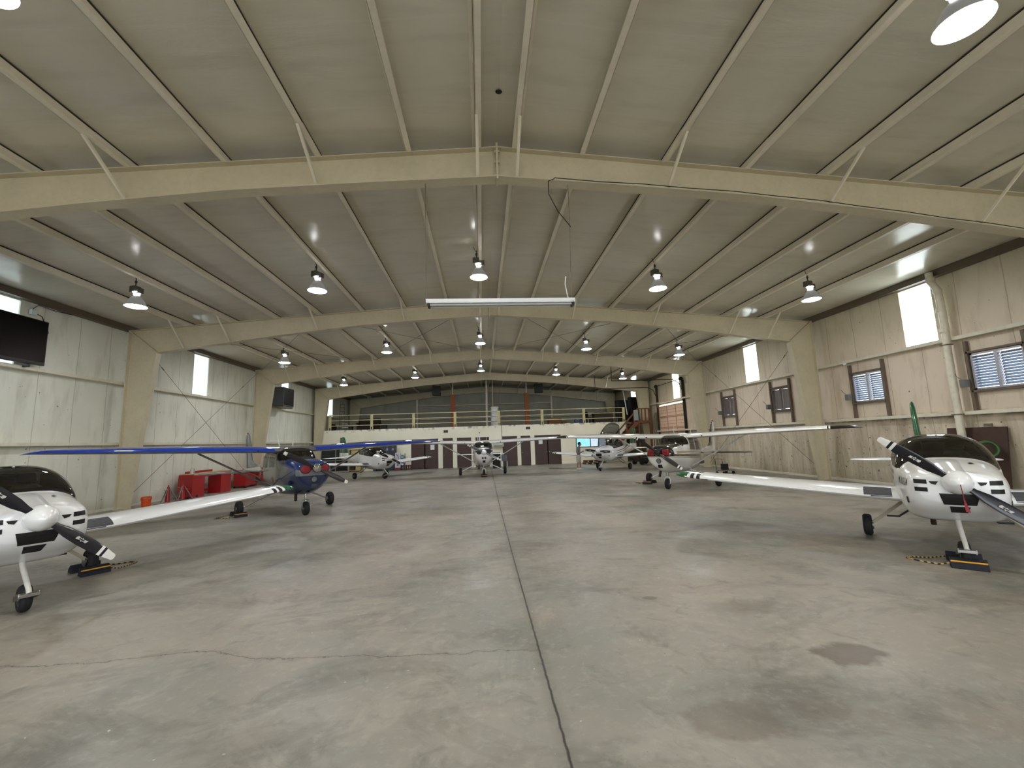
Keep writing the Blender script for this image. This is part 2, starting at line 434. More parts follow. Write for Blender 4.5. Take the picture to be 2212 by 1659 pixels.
def low_plane(name, label, x, y, deg, prop_ang, stripes=True, caster=0.0, open_canopy=False, lettering=None, fin_extra=None, tail_no=None, tag_ribbon=False, louvres=True):
    T = thing(name, label, 'airplane', (x, y, 0), math.radians(deg))
    bands = []
    if stripes == 1:
        bands = [((30, 34, 36), [(1, 0, 0, 0.3), (0, 1, 0, 0.66), (0, -1, 0, -2.9), (0, -0.03, 1, 1.205), (0, 0.03, -1, -1.275)]),
                 ((30, 34, 36), [(1, 0, 0, 0.3), (0, 1, 0, 0.72), (0, -1, 0, -2.9), (0, -0.03, 1, 1.085), (0, 0.03, -1, -1.155)])]
    elif stripes == 2:
        bands = [((26, 28, 40), [(1, 0, 0, 0.1), (0, 1, 0, 0.7), (0, -0.10, 1, 1.075), (0, 0.10, -1, -1.115)]),
                 ((26, 28, 40), [(1, 0, 0, 0.1), (0, 1, 0, 0.7), (0, -0.10, 1, 0.965), (0, 0.10, -1, -0.995)])]
    pm = paint('low_body_paint_%d' % int(stripes), (236, 238, 240), bands)
    full = MB().loft(hull(LOW_ST, 72, 0.05)); bv = full.bvh()
    full = cutmb(full, [((0, 0, 1.29), (0, -0.10, 1)), ((0, 0.36, 0), (0, 1, 0)), ((0, 2.3, 1.7), (0, 1, -0.85))])
    def cock(cx, cy, cz): return cz-0.10*cy > 1.29 and cy > 0.36 and (cy-2.3)-0.85*(cz-1.7) < 0
    body, can = split(full, cock)
    body.build('fuselage', pm, T, 35)
    if open_canopy:
        hinge = Matrix.Translation((0, 0.35, 1.5)) @ Matrix.Rotation(math.radians(43), 4, 'X') @ Matrix.Translation((0, -0.35, -1.5))
        # swings forward and up about its front edge
        can.xf(hinge)
    c = can.build('canopy', glassmat('canopy_shaded', (0.22, 0.23, 0.23), 0.03) if open_canopy else G_CAN, T, 50)
    fr = MB()
    for yy in (1.18, 2.1):
        ring = [p for p in sect(yy, *[float(pchip([s_[0] for s_ in LOW_ST], [s_[i] for s_ in LOW_ST], [yy])[0]) for i in range(1, 7)], N=64) if p[2] > 1.30+0.10*yy]
        ring.sort(key=lambda p: p[0]); fr.tube([(p[0]*0.985, p[1], 1.18+(p[2]-1.18)*0.985) for p in ring], 0.014 if yy < 1.5 else 0.022, 6)
    if open_canopy: fr.xf(hinge)
    fr.build('canopy_frame', M_DARK, c, 60)
    MB().box(-0.012, 0.012, 1.02, 1.10, 1.868, 1.884).xf(hinge if open_canopy else Matrix()).build('canopy_latch', M_LEG, c)
    # cockpit
    MB().loft([[(a*0.56, 0.42, z) for a, z in ((-1, 1.0), (1, 1.0), (1, 1.40), (0.6, 1.49), (-0.6, 1.49), (-1, 1.40))], [(a*0.58, 0.78, z) for a, z in ((-1, 1.0), (1, 1.0), (1, 1.44), (0.6, 1.55), (-0.6, 1.55), (-1, 1.44))]]).build('instrument_panel', M_DARK, T, 30)
    MB().box(-0.56, 0.56, 0.8, 2.2, 0.72, 0.98).box(-0.5, 0.5, 2.05, 2.1, 0.98, 1.55).build('cockpit_floor', M_SEAT, T)
    for sx in (-0.27, 0.27): seat(T, sx, 1.35, 0.95, 0.52)
    # wings
    wpm = paint('low_wing_paint', (236, 238, 240), [((30, 30, 36), [(1, 0, 0, 3.96), (-1, 0, 0, -4.04)]), ((30, 30, 36), [(1, 0, 0, 4.10), (-1, 0, 0, -4.18)]), ((14, 92, 58), [(1, 0, 0, 4.26)])])
    wst = [(0.40, 0.42, 1.52, 0.815, 0.21), (0.70, 0.45, 1.50, 0.830, 0.205), (1.2, 0.52, 1.42, 0.855, 0.20), (2.4, 0.68, 1.27, 0.93, 0.18), (3.6, 0.84, 1.12, 1.005, 0.16), (4.2, 0.93, 1.02, 1.045, 0.145), (4.42, 1.0, 0.92, 1.06, 0.12), (4.55, 1.12, 0.74, 1.07, 0.08), (4.62, 1.3, 0.45, 1.078, 0.03)]
    for sg in (-1, 1):
        wm = wing_mb(wst, sg); wo_ = wm.build('wing', wpm, T, 40); wb = wm.bvh()
        pt = MB()
        for a in (0, 1):
            for b_ in range(1): pass
        patch(wb, qf((sg*0.70, 0.80), (sg*1.08, 0.80), (sg*1.08, 0.50), (sg*0.70, 0.46)), 't', 8, 6, 0.005, pt)
        # grip pad wraps over the leading edge
        def fpad(u, v): return (sg*(0.70+0.38*u), 0.865+0.06*v)
        patch(wb, fpad, 'f', 10, 5, 0.005, pt); pt.build('wing_walk', M_WALK, wo_, 60)
        fl = MB(); patch(wb, lambda u, v: (sg*(3.78+0.16*u), 0.965+0.05*v), 'f', 3, 3, 0.006, fl); fl.build('landing_light', mat('light_lens_dark', (50, 55, 62), 0.15, coat=1), wo_)
        MB().tube([(sg*4.45, 0.98, 1.085), (sg*4.45, 1.06, 1.10)], 0.02, 8).build('navigation_light', mat('nav_lens', (20, 120, 70) if sg < 0 else (150, 20, 20), 0.15, coat=1), wo_, 50)
    # tail
    st = [(0.0, 4.72, 0.80, 1.225, 0.09), (0.5, 4.78, 0.72, 1.225, 0.08), (1.2, 4.88, 0.60, 1.225, 0.065), (1.32, 4.94, 0.5, 1.225, 0.04), (1.36, 5.05, 0.3, 1.225, 0.015)]
    for sg in (-1, 1): wing_mb(st, sg).build('tailplane', M_WHITE, T, 40)
    fg = paint('green_fin_paint', (12, 92, 56), [((236, 238, 240), [(0, 0, -1, -1.55)]), ((236, 238, 240), [(0, 1, -0.55, 3.93), (0, 0, -1, -2.55)]) if fin_extra else ((12, 92, 56), [(0, 0, 1, 9)])])
    def finst(z): t = (z-1.3)/1.34; return 4.35+0.62*t, 5.30+0.08*t-(4.35+0.62*t)
    rings = []
    for z, th in ((1.28, 0.14), (1.7, 0.13), (2.2, 0.115), (2.5, 0.10), (2.6, 0.08), (2.645, 0.03)):
        a, c_ = finst(z); k_ = 1 if z < 2.6 else 0.8
        rings.append([(p[2]*1.0, p[1], z) for p in [(0, a+c_*(1-k_)*0.6+q*c_*k_, h_*th) for q, h_ in [(x_, y_) for x_, y_ in airfoil_sym()]]])
    MB().loft(rings).build('fin', fg, T, 40)
    rings = []
    for z in (1.16, 1.6, 2.1, 2.5, 2.6):
        a, c_ = finst(z); y0 = a+c_+0.01; y1 = y0+0.34-0.08*(z-1.2)
        rings.append([(0.022, y0, z), (0.0, y1, z), (-0.022, y0, z)])
    MB().loft(rings).build('rudder', fg, T, 30)
    # engine openings on the cowling
    m = MB(); patch(bv, qf((-0.205, 1.055), (0.205, 1.055), (0.165, 0.895), (-0.165, 0.895)), 'f', 12, 6, 0.006, m); m.build('air_intake', M_BLACK, T)
    m = MB(); patch(bv, qf((-0.105, 0.868), (0.105, 0.868), (0.085, 0.765), (-0.085, 0.765)), 'f', 6, 5, 0.006, m); m.build('air_intake', M_BLACK, T)
    for sg in (-1, 1):
        m = MB(); patch(bv, qf((sg*0.195, 1.225), (sg*0.295, 1.225), (sg*0.275, 1.19), (sg*0.225, 1.175)), 'f', 4, 4, 0.006, m); m.build('cooling_slot', M_BLACK, T)
        for z in (1.185, 1.072):
            m = MB(); patch(bv, lambda u, v: (sg*(0.315+0.135*u), z+0.060*v), 'f', 8, 3, 0.006, m); m.build('louvre', M_BLACK, T)
        m = MB(); patch(bv, qf((-0.34, 0.96), (-0.27, 0.96), (-0.25, 0.86), (-0.31, 0.87)), 'l' if sg > 0 else 'r', 3, 3, 0.006, m); m.build('cooling_slot', M_BLACK, T)
        # boarding step
        MB().tube([(sg*0.36, 1.50, 0.60), (sg*0.63, 1.52, 0.375), (sg*0.80, 1.52, 0.375)], 0.017, 8).build('step', M_DARK, T, 50)
        # main leg and wheel
        MB().loft([[(sg*(0.50+0.54*t)+sg*b_*0.016, 1.38+0.08*t+a*0.05*(1-0.3*t), 0.72-0.50*t+b_*0.018) for a, b_ in ((-1, -1), (1, -1), (1, 1), (-1, 1))] for t in [i/4 for i in range(5)]]).build('main_leg', mat('leg_beige', (176, 168, 148), 0.4, coat=0.3), T, 60)
        tyre('main_wheel', T, (sg*1.10, 1.48, 0.195), 0.195, 0.14)
        MB().lathe([(0.085, 0), (0.085, 0.02)], (sg*1.02-0.01, 1.48, 0.195), (1, 0, 0), 20).build('brake_disc', M_HUB, T, 40)
    m = MB(); patch(bv, qf((0.22, -0.08), (0.27, -0.02), (0.24, 0.06), (0.20, -0.02)), 't', 3, 3, 0.006, m); m.build('naca_vent', M_DARK, T)
    MB().tube([(-0.24, 0.42, 0.62), (-0.24, 0.46, 0.52), (-0.24, 0.47, 0.44)], 0.036, 12).build('exhaust_pipe', mat('exhaust_metal', (66, 52, 44), 0.5, 0.8), T, 50)
    # raised fairing running back from the spinner over the cowl
    MB().loft([[(r_*math.cos(q), yy, zc+r_*hs*math.sin(q)) for q in [PI*j/18-0.05 for j in range(19)]] for yy, r_, zc, hs in ((-0.592, 0.17, 1.22, 1), (-0.4, 0.185, 1.235, 0.98), (-0.15, 0.20, 1.29, 0.86), (0.05, 0.21, 1.36, 0.62), (0.25, 0.20, 1.46, 0.22))], closed=False, cap0=False, cap1=False).build('cowl_fairing', M_WHITE, T, 60)
    # nose leg: sprung strut and a trailing fork that swivels
    MB().tube([(0, 0.02, 0.62), (0, -0.08, 0.52), (0, -0.42, 0.31), (0, -0.46, 0.26)], [0.034, 0.032, 0.028, 0.028], 12).build('nose_strut', M_LEG, T, 60)
    Mx = Matrix.Translation((0, -0.46, 0)) @ Matrix.Rotation(math.radians(caster), 4, 'Z') @ Matrix.Translation((0, 0.46, 0))
    fk = MB().loft([[(a, -0.50, z) for a, z in ((-0.10, 0.225), (0.10, 0.225), (0.10, 0.265), (-0.10, 0.265))], [(a, -0.42, z) for a, z in ((-0.11, 0.215), (0.11, 0.215), (0.11, 0.275), (-0.11, 0.275))]])
    for sg in (-1, 1): fk.loft([[(sg*0.09+a*0.008, -0.48+t*0.27, 0.245-0.07*t+b_*0.035) for a, b_ in ((-1, -1), (1, -1), (1, 1), (-1, 1))] for t in (0, 0.5, 1)])
    fko = fk.xf(Mx).build('wheel_fork', M_STEEL, T, 40, 0.004)
    ax = Mx.to_3x3() @ Vector((1, 0, 0))
    tyre('nose_wheel', T, Mx @ Vector((0, -0.23, 0.17)), 0.17, 0.12, ax)
    # propeller and spinner
    MB().lathe([(0.172, 0), (0.168, 0.05), (0.148, 0.11), (0.112, 0.17), (0.068, 0.22), (0.03, 0.248), (0.0, 0.256)], (0, -0.595, 1.22), (0, -1, 0), 36).build('spinner', M_WHITE, T, 50)
    bp = paint('blade_black', (14, 14, 26), [((225, 225, 222), [(1, 0, 0, 0.80), (-1, 0, 0, -0.84)]), ((225, 225, 222), [(1, 0, 0, 0.875)])], 0.35, 0.25)
    propeller(T, (0, -0.66, 1.22), 1.02, prop_ang, bp, 0.165, emblem=True, tipw=0.42)
    if lettering:
        m = text_on(bv, lettering, 0.155, -0.07, 1.175, 'r', mirror=True, sx=0.74); m.build('lettering', mat('decal_grey', (44, 50, 50), 0.4), T)
    if tail_no:
        m = text_on(bv, tail_no, 0.34, 3.55, 1.18, 'r', mirror=True, sx=0.8); m.build('registration', mat('decal_black', (40, 42, 42), 0.4), T)
    if tag_ribbon:
        MB().tube([(0.0, -0.87, 1.21), (0.01, -0.875, 1.07), (0.012, -0.875, 1.02)], 0.005, 6).loft([[(0.005, -0.877, 1.04), (0.014, -0.877, 1.04), (0.014, -0.873, 1.04), (0.005, -0.873, 1.04)], [(0.01, -0.88, 0.85), (0.06, -0.865, 0.84), (0.06, -0.861, 0.84), (0.01, -0.876, 0.85)]]).build('streamer', M_RED, T)
    return T

def airfoil_sym():
    n_ = 11; xs = [(1-math.cos(PI*i/(n_-1)))/2 for i in range(n_)]
    th = [5*(0.2969*math.sqrt(x)-0.126*x-0.3516*x*x+0.2843*x**3-0.1015*x**4) for x in xs]
    return [(x, t) for x, t in zip(xs, th)]+[(x, -t) for x, t in list(zip(xs, th))[-2:0:-1]]

# ------------------------------------------------------------------ high wing four-seater
HI_ST = [(-0.70, 0.30, 1.50, 1.13, 1.34, 2.4, 1.8), (-0.685, 0.38, 1.545, 1.00, 1.32, 2.6, 1.8), (-0.64, 0.455, 1.585, 0.88, 1.30, 2.7, 1.75), (-0.54, 0.50, 1.625, 0.78, 1.28, 2.7, 1.75),
         (-0.30, 0.535, 1.665, 0.68, 1.26, 2.7, 1.85), (0.0, 0.555, 1.69, 0.61, 1.24, 2.7, 2.0), (0.42, 0.57, 1.715, 0.58, 1.22, 2.8, 2.5), (0.50, 0.572, 1.725, 0.575, 1.22, 2.9, 2.6),
         (1.02, 0.60, 2.01, 0.56, 1.22, 4.2, 3.2), (1.10, 0.60, 2.03, 0.56, 1.22, 4.5, 3.3), (2.3, 0.59, 2.03, 0.58, 1.22, 4.2, 3.2), (2.75, 0.55, 1.97, 0.62, 1.22, 3.4, 3.0), (3.3, 0.43, 1.78, 0.70, 1.2, 2.6, 2.8),
         (3.8, 0.35, 1.60, 0.78, 1.18, 2.4, 2.6), (4.8, 0.24, 1.44, 0.90, 1.17, 2.2, 2.3), (5.9, 0.15, 1.33, 1.0, 1.16, 2.0, 2.0), (6.9, 0.07, 1.25, 1.07, 1.16, 2.0, 2.0), (7.4, 0.03, 1.2, 1.12, 1.16, 2.0, 2.0)]

def high_plane(name, label, x, y, deg, prop_ang, body, wing_p, tail_p, fin_p, blade_p, spinner, plugs=False, strut_m=None, intake_m=None, hubm=None, lamps=1, beacon=None, nose_turn=0.0):
    T = thing(name, label, 'airplane', (x, y, 0), math.radians(deg))
    full = MB().loft(hull(HI_ST, 64, 0.08, extra=(0.45, 1.0, 1.72, 1.84, 2.5, 2.62, 3.1)))
    bv = full.bvh()
    full = cutmb(full, [((0, 0, 1.64), (0, 0, 1)), ((0, 0, 1.50), (0, 0.05, 1)), ((0, 0, 1.93), (0, 0, 1)), ((0, 0, 1.70), (0, 0, 1)), ((0, 2.62, 1.93), (0, 0.45, 1))]+[((0, q, 0), (0, 1, 0)) for q in (0.47, 1.0, 1.10, 1.72, 1.84, 2.50, 2.62, 3.1, 2.8, 3.3)]+[((q, 0, 0), (1, 0, 0)) for q in (-0.34, 0.34)])
    def wind(cx, cy, cz): return 0.47 < cy < 1.0 and cz > 1.64
    def side(cx, cy, cz): return abs(cx) > 0.28 and cz+0.05*cy > 1.50 and cz < 1.93 and ((1.10 < cy < 1.72) or (1.84 < cy < 2.50) or (2.62 < cy < 3.1 and (cz-1.93)+0.45*(cy-2.62) < 0))
    def rear(cx, cy, cz): return 2.8 < cy < 3.3 and cz > 1.70 and abs(cx) < 0.34
    b0, wi = split(full, wind); b1, sd = split(b0, side); b2, rr = split(b1, rear)
    b2.build('fuselage', body, T, 35)
    wi.build('windshield', G_WIN, T, 50)
    for sg, nm in ((-1, 'r'), (1, 'l')):
        a_, s1 = split(sd, lambda cx, cy, cz: cx*sg > 0)
        s1.build('side_window', G_WIN, T, 50)
    rr.build('rear_window', G_WIN, T, 50)
    MB().box(-0.5, 0.5, 0.52, 0.85, 1.3, 1.66).build('instrument_panel', M_DARK, T, None, 0.02)
    MB().box(-0.54, 0.54, 0.85, 3.1, 0.8, 0.9).build('cabin_floor', M_SEAT, T)
    for sx in (-0.27, 0.27): seat(T, sx, 1.45, 0.94, 0.58)
    for sx in (-0.27, 0.27): seat(T, sx, 2.3, 0.98, 0.55)
    # wings on top of the cabin
    wst = [(0.0, 1.0, 1.68, 1.93, 0.225), (0.62, 1.0, 1.68, 1.93, 0.225), (2.6, 1.0, 1.68, 2.005, 0.22), (4.2, 1.1, 1.45, 2.05, 0.19), (5.45, 1.2, 1.2, 2.085, 0.15), (5.72, 1.26, 1.08, 2.085, 0.11), (5.88, 1.4, 0.85, 2.075, 0.07), (5.97, 1.62, 0.5, 2.06, 0.03)]
    for sg in (-1, 1):
        wm = wing_mb(wst, sg); wo_ = wm.build('wing', wing_p, T, 40)
        MB().loft([[(sg*(0.56+(2.55-0.56)*t), 1.42+a*0.07, 0.80+(1.95-0.80)*t+b_*0.032) for a, b_ in ((-1, 0), (-0.3, -1), (0.6, -0.7), (1, 0), (0.6, 0.7), (-0.3, 1))] for t in (0, 0.5, 1)]).build('wing_strut', strut_m or M_WHITE, T, 50)
        MB().tube([(sg*2.2, 1.15, 1.93), (sg*2.2, 1.1, 1.85), (sg*2.2, 0.95, 1.85)], 0.009, 6).build('pitot_tube', M_STEEL, wo_) if sg > 0 else None
        MB().tube([(sg*1.1, 1.0, 1.96), (sg*1.1, 0.98, 1.96)], 0.028, 10).build('wing_vent', M_BLACK, wo_)
        # gear
        MB().tube([(sg*0.36, 1.60, 0.64), (sg*0.62, 1.63, 0.55), (sg*1.0, 1.67, 0.38), (sg*1.27, 1.70, 0.24)], [0.034, 0.03, 0.025, 0.022], 10).build('main_leg', strut_m or M_WHITE, T, 60)
        tyre('main_wheel', T, (sg*1.38, 1.71, 0.225), 0.225, 0.17)
        MB().lathe([(0.09, 0), (0.09, 0.03)], (sg*1.27-0.015, 1.71, 0.225), (1, 0, 0), 20).build('brake_disc', M_HUB, T, 40)
    st = [(0.0, 6.15, 1.0, 1.10, 0.10), (0.6, 6.25, 0.92, 1.10, 0.09), (1.6, 6.42, 0.76, 1.10, 0.07), (1.78, 6.5, 0.65, 1.10, 0.045), (1.83, 6.65, 0.4, 1.10, 0.015)]
    for sg in (-1, 1): wing_mb(st, sg).build('tailplane', tail_p, T, 40)
    rings = []
    for z, a, b_, th in ((1.12, 5.6, 7.0, 0.10), (1.35, 5.35, 7.02, 0.09), (1.5, 6.0, 7.05, 0.08), (1.62, 6.22, 7.08, 0.08), (2.2, 6.62, 7.2, 0.06), (2.6, 6.88, 7.28, 0.05), (2.66, 6.98, 7.28, 0.02)):
        rings.append([(h_*th, a+q*(b_-a), z) for q, h_ in airfoil_sym()])
    MB().loft(rings).build('fin', fin_p, T, 40)
    MB().loft([[(0.03, a, z), (0.0, b_, z), (-0.03, a, z)] for z, a, b_ in ((1.1, 7.02, 7.36), (1.5, 7.06, 7.42), (2.5, 7.27, 7.58), (2.62, 7.3, 7.54))]).build('rudder', fin_p, T, 30)
    MB().lathe([(0.035, 0), (0.035, 0.06), (0.02, 0.09), (0, 0.1)], (0, 7.2, 2.64), (0, 0, 1), 12).build('beacon', mat('beacon_lens', beacon or (120, 40, 40), 0.2, coat=1), T, 50)
    for sg, yy in ((-0.25, 1.9), (0.3, 2.3)): MB().tube([(sg, yy, 2.05), (sg*1.1, yy+0.16, 2.5)], [0.012, 0.006], 6).build('antenna', M_LEG, T)
    # nose openings
    for sg in (-1, 1):
        m = MB()
        if plugs == 1:
            r_ = MB(); patch(bv, df(sg*0.265, 1.395, 0.155, 0.135), 'f', 10, 8, 0.006, r_); r_.build('air_inlet', M_BLACK, T)
            patch(bv, df(sg*0.265, 1.39, 0.125, 0.105), 'f', 10, 8, 0.016, m); m.build('inlet_plug', M_RED, T, 60)
        elif plugs:
            for (x0, x1, z0, z1, yy) in ((0.14, 0.39, 1.28, 1.51, -0.76),):
                m.box(min(sg*x0, sg*x1), max(sg*x0, sg*x1), -0.78, -0.60, z0, z1)
            po_ = m.build('inlet_plug', M_RED, T, None, 0.035)
            MB().tube([(sg*0.22, -0.785, 1.41), (sg*0.24, -0.81, 1.39), (sg*0.30, -0.81, 1.39), (sg*0.32, -0.785, 1.41)], 0.008, 6).build('plug_handle', M_DARK, po_)
        else:
            patch(bv, df(sg*0.27, 1.40, 0.135, 0.10), 'f', 8, 8, 0.008, m); m.build('air_inlet', intake_m or M_BLACK, T)
    if plugs == 'recess':
        pass
    if lamps == 1:
        m = MB(); patch(bv, df(-0.02, 1.09, 0.075), 'f', 8, 8, 0.008, m); m.build('landing_light', mat('landing_lens', (120, 130, 135), 0.15, 0.3, coat=1), T)
        m = MB(); patch(bv, df(-0.02, 1.09, 0.095), 'f', 8, 8, 0.004, m); m.build('light_bezel', M_DARK, T)
    else:
        for sx in (-0.075, 0.075):
            m = MB(); patch(bv, df(sx, 1.09, 0.06), 'f', 6, 6, 0.008, m); m.build('landing_light', M_DARK, T)
    m = MB(); patch(bv, qf((-0.08, 0.96), (0.08, 0.96), (0.08, 0.83), (-0.08, 0.83)), 'f', 4, 4, 0.008, m); m.build('carburettor_intake', mat('filter_grey', (70, 74, 80), 0.8) if plugs == 1 else M_BLACK, T)
    MB().tube([(-0.26, 0.10, 0.70), (-0.28, 0.04, 0.56), (-0.29, 0.0, 0.46)], 0.045, 12).build('exhaust_pipe', mat('exhaust_dark', (58, 50, 46), 0.5, 0.7), T, 50)
    # nose gear
    MB().tube([(0, 0.06, 0.68), (0, 0.03, 0.52)], 0.042, 12).tube([(0, 0.03, 0.52), (0, 0.01, 0.40)], 0.03, 12).build('nose_strut', M_CHROME, T, 50)
    MB().tube([(0, 0.09, 0.60), (0, 0.14, 0.50), (0, 0.07, 0.42)], 0.014, 8).build('torque_link', M_STEEL, T)
    Mx = Matrix.Rotation(math.radians(nose_turn), 4, 'Z')
    fk = MB()
    for sg in (-1, 1): fk.tube([(0, 0.0, 0.46), (sg*0.09, 0.0, 0.44), (sg*0.10, 0.0, 0.36), (sg*0.10, 0.0, 0.20)], 0.016, 8)
    fk.xf(Mx).build('wheel_fork', strut_m or M_WHITE, T, 50)
    tyre('nose_wheel', T, (0, 0, 0.20), 0.20, 0.14, Mx.to_3x3() @ Vector((1, 0, 0)))
    # propeller
    if spinner == 'cone':
        MB().lathe([(0.155, 0), (0.15, 0.06), (0.12, 0.15), (0.07, 0.22), (0.0, 0.255)], (0, -0.73, 1.41), (0, -1, 0), 32).build('spinner', M_WHITE, T, 50)
    else:
        MB().lathe([(0.11, -0.02), (0.125, 0.04), (0.125, 0.16), (0.10, 0.20), (0.03, 0.215), (0, 0.216)], (0, -0.71, 1.41), (0, -1, 0), 24).build('propeller_hub', hubm or M_CHROME, T, 40)
    propeller(T, (0, -0.84, 1.41), 1.03, prop_ang, blade_p, 0.16, tipw=0.5)
    return T

# ------------------------------------------------------------------ building materials
def steel_mat(name, col, streak=0.12, rough=0.42):
    N = NT(name, rough); c = s2l(col)
    a = N.noise(1.3, 6); b = N.noise(9.0, 5)
    f = N.math('MULTIPLY', N.ramp(a, 0.35, 0.75), 0.6); f = N.math('ADD', f, N.math('MULTIPLY', N.ramp(b, 0.45, 0.8), 0.4))
    col_ = N.mix(f, c, tuple(v*(1-streak*2) for v in c[:3]))
    N.bump(N.noise(30, 4), 0.08, 0.01)
    return N.out(col_)
M_BEAM = steel_mat('beam_primer', (208, 198, 170))
M_GIRT = steel_mat('girt_primer', (226, 220, 200), 0.16)
M_PURL = steel_mat('purlin_primer', (238, 230, 210), 0.10)

# roof lining: glossy vinyl faced blanket, creased across the purlins
N = NT('roof_vinyl', 0.20)
v1 = N.vec(N.math('MULTIPLY', N.x, 0.30), N.math('MULTIPLY', N.y, 1.5), N.z)
wr = N.noise(1.7, 6, v1, 0.6, 0.4)
v2 = N.vec(N.math('MULTIPLY', N.x, 1.1), N.math('MULTIPLY', N.y, 7.0), N.z)
fine = N.noise(2.0, 4, v2, 0.6)
seam = N.math('FRACT', N.math('MULTIPLY_ADD', N.y, 1/1.53, N.math('MULTIPLY', N.noise(0.7, 2), 0.12)))
sm = N.math('MULTIPLY', N.math('LESS_THAN', N.math('ABSOLUTE', N.math('SUBTRACT', seam, 0.5)), 0.012), 1.0)
base = N.mix(N.ramp(N.noise(0.35, 4), 0.3, 0.7), (0.64, 0.60, 0.49), (0.72, 0.69, 0.57))
base = N.mix(N.math('MULTIPLY', N.ramp(N.noise(2.3, 6, v1), 0.5, 0.8), 0.35), base, (0.42, 0.38, 0.30))
base = N.mix(N.math('MULTIPLY', sm, 0.25), base, (0.75, 0.72, 0.64))
N.bump(N.math('ADD', N.math('MULTIPLY', wr, N.ramp(N.noise(0.5, 2), 0.42, 0.62, 0.25, 1.0)), N.math('MULTIPLY', sm, 0.05)), 0.34, 0.05)
N.b.inputs['Specular IOR Level'].default_value = 0.6
M_ROOF = N.out(base)

def wall_mat(name, base, grime, pink=None):
    N = NT(name, 0.5); b = s2l(base)
    vs = N.vec(N.math('MULTIPLY', N.x, 1.0), N.math('MULTIPLY', N.y, 1.6), N.math('MULTIPLY', N.z, 0.4))
    st = N.noise(1.6, 6, vs, 0.6, 0.3)
    big = N.noise(0.45, 4)
    col = N.mix(N.ramp(big, 0.3, 0.7), b, tuple(v*0.86 for v in b[:3]))
    if pink: col = N.mix(N.math('MULTIPLY', N.ramp(N.z, 0.5, 4.5), N.ramp(N.z, 6.0, 3.5)), col, s2l(pink))
    col = N.mix(N.math('MULTIPLY', N.ramp(st, 0.50, 0.80), 0.42), col, s2l(grime))
    # vertical seams between blanket runs
    fy = N.math('FRACT', N.math('MULTIPLY', N.math('ADD', N.y, N.math('MULTIPLY', N.noise(0.8, 2), 0.12)), 1/1.22))
    sm = N.math('LESS_THAN', N.math('ABSOLUTE', N.math('SUBTRACT', fy, 0.5)), 0.010)
    col = N.mix(N.math('MULTIPLY', sm, 0.5), col, s2l(grime))
    # small tears and spatter
    sp_ = N.noise(5.5, 3, None, 0.7); sq = N.noise(0.7, 2)
    col = N.mix(N.math('MULTIPLY', N.ramp(sp_, 0.70, 0.73), N.ramp(sq, 0.48, 0.56)), col, (0.06, 0.05, 0.035))
    sp3 = N.noise(11.0, 2, None, 0.5)
    col = N.mix(N.math('MULTIPLY', N.math('GREATER_THAN', sp3, 0.765), 0.8), col, (0.05, 0.042, 0.03))
    if pink:
        low = N.ramp(N.z, 2.5, 2.1); gst = N.noise(1.1, 7, N.vec(N.x, N.math('MULTIPLY', N.y, 2.2), N.math('MULTIPLY', N.z, 0.5)), 0.65, 0.6)
        col = N.mix(N.math('MULTIPLY', low, N.ramp(gst, 0.40, 0.68, 0.0, 0.6)), col, s2l(grime))
        col = N.mix(N.math('MULTIPLY', low, N.math('MULTIPLY', N.ramp(N.noise(8.0, 4, None, 0.6), 0.64, 0.67), 0.8)), col, (0.07, 0.055, 0.04))
        hi = N.math('MULTIPLY', N.ramp(N.math('ABSOLUTE', N.math('SUBTRACT', N.z, 2.36)), 0.14, 0.04), N.ramp(N.noise(2.5, 5), 0.45, 0.6))  # patchy dark band along lower girt: its shadow and lining tuck painted in
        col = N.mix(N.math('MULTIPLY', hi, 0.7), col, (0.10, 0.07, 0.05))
    # grime toward the slab
    col = N.mix(N.math('MULTIPLY', N.ramp(N.math('ADD', N.z, N.math('MULTIPLY', N.noise(1.5, 4), 0.6)), 0.75, 0.2), 0.55), col, s2l(grime))
    pill = N.math('MULTIPLY', N.math('ABSOLUTE', N.math('SUBTRACT', fy, 0.5)), -0.5)
    N.bump(N.math('ADD', N.math('ADD', N.noise(1.4, 5, vs, 0.6, 0.5), pill), N.math('MULTIPLY', N.noise(6, 4, vs), 0.10)), 0.35, 0.05)
    return N.out(col)
M_WL = wall_mat('wall_lining_pale', (230, 231, 216), (140, 134, 112))
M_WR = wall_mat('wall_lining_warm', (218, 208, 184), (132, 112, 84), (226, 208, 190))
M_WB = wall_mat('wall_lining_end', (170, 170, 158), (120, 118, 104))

# floor: stained concrete with one long sawn joint and wandering cracks
N = NT('concrete', 0.5)
N1 = N.noise(0.28, 6, None, 0.6, 0.3); N2 = N.noise(1.3, 8, None, 0.65); N3 = N.noise(9, 6, None, 0.7); N4 = N.noise(60, 3)
col = N.mix(N.ramp(N1, 0.40, 0.60), (0.305, 0.278, 0.235), (0.185, 0.190, 0.168))
col = N.mix(N.ramp(N2, 0.35, 0.7), col, N.mix(0.5, col, (0.36, 0.325, 0.27)))
vst = N.vec(N.math('MULTIPLY', N.x, 0.7), N.math('MULTIPLY', N.y, 1.2), 0.0)
col = N.mix(N.math('MULTIPLY', N.ramp(N.noise(0.8, 7, vst, 0.68, 0.6), 0.50, 0.66), 0.62), col, (0.09, 0.08, 0.062))
col = N.mix(N.math('MULTIPLY', N.ramp(N.noise(0.55, 5, None, 0.6), 0.52, 0.70), 0.42), col, (0.38, 0.30, 0.25))
col = N.mix(N.math('MULTIPLY', N.ramp(N3, 0.52, 0.75), 0.35), col, (0.50, 0.47, 0.41))
col = N.mix(N.math('MULTIPLY', N.ramp(N.noise(3.2, 7, None, 0.7, 0.8), 0.55, 0.68), 0.45), col, (0.12, 0.11, 0.09))
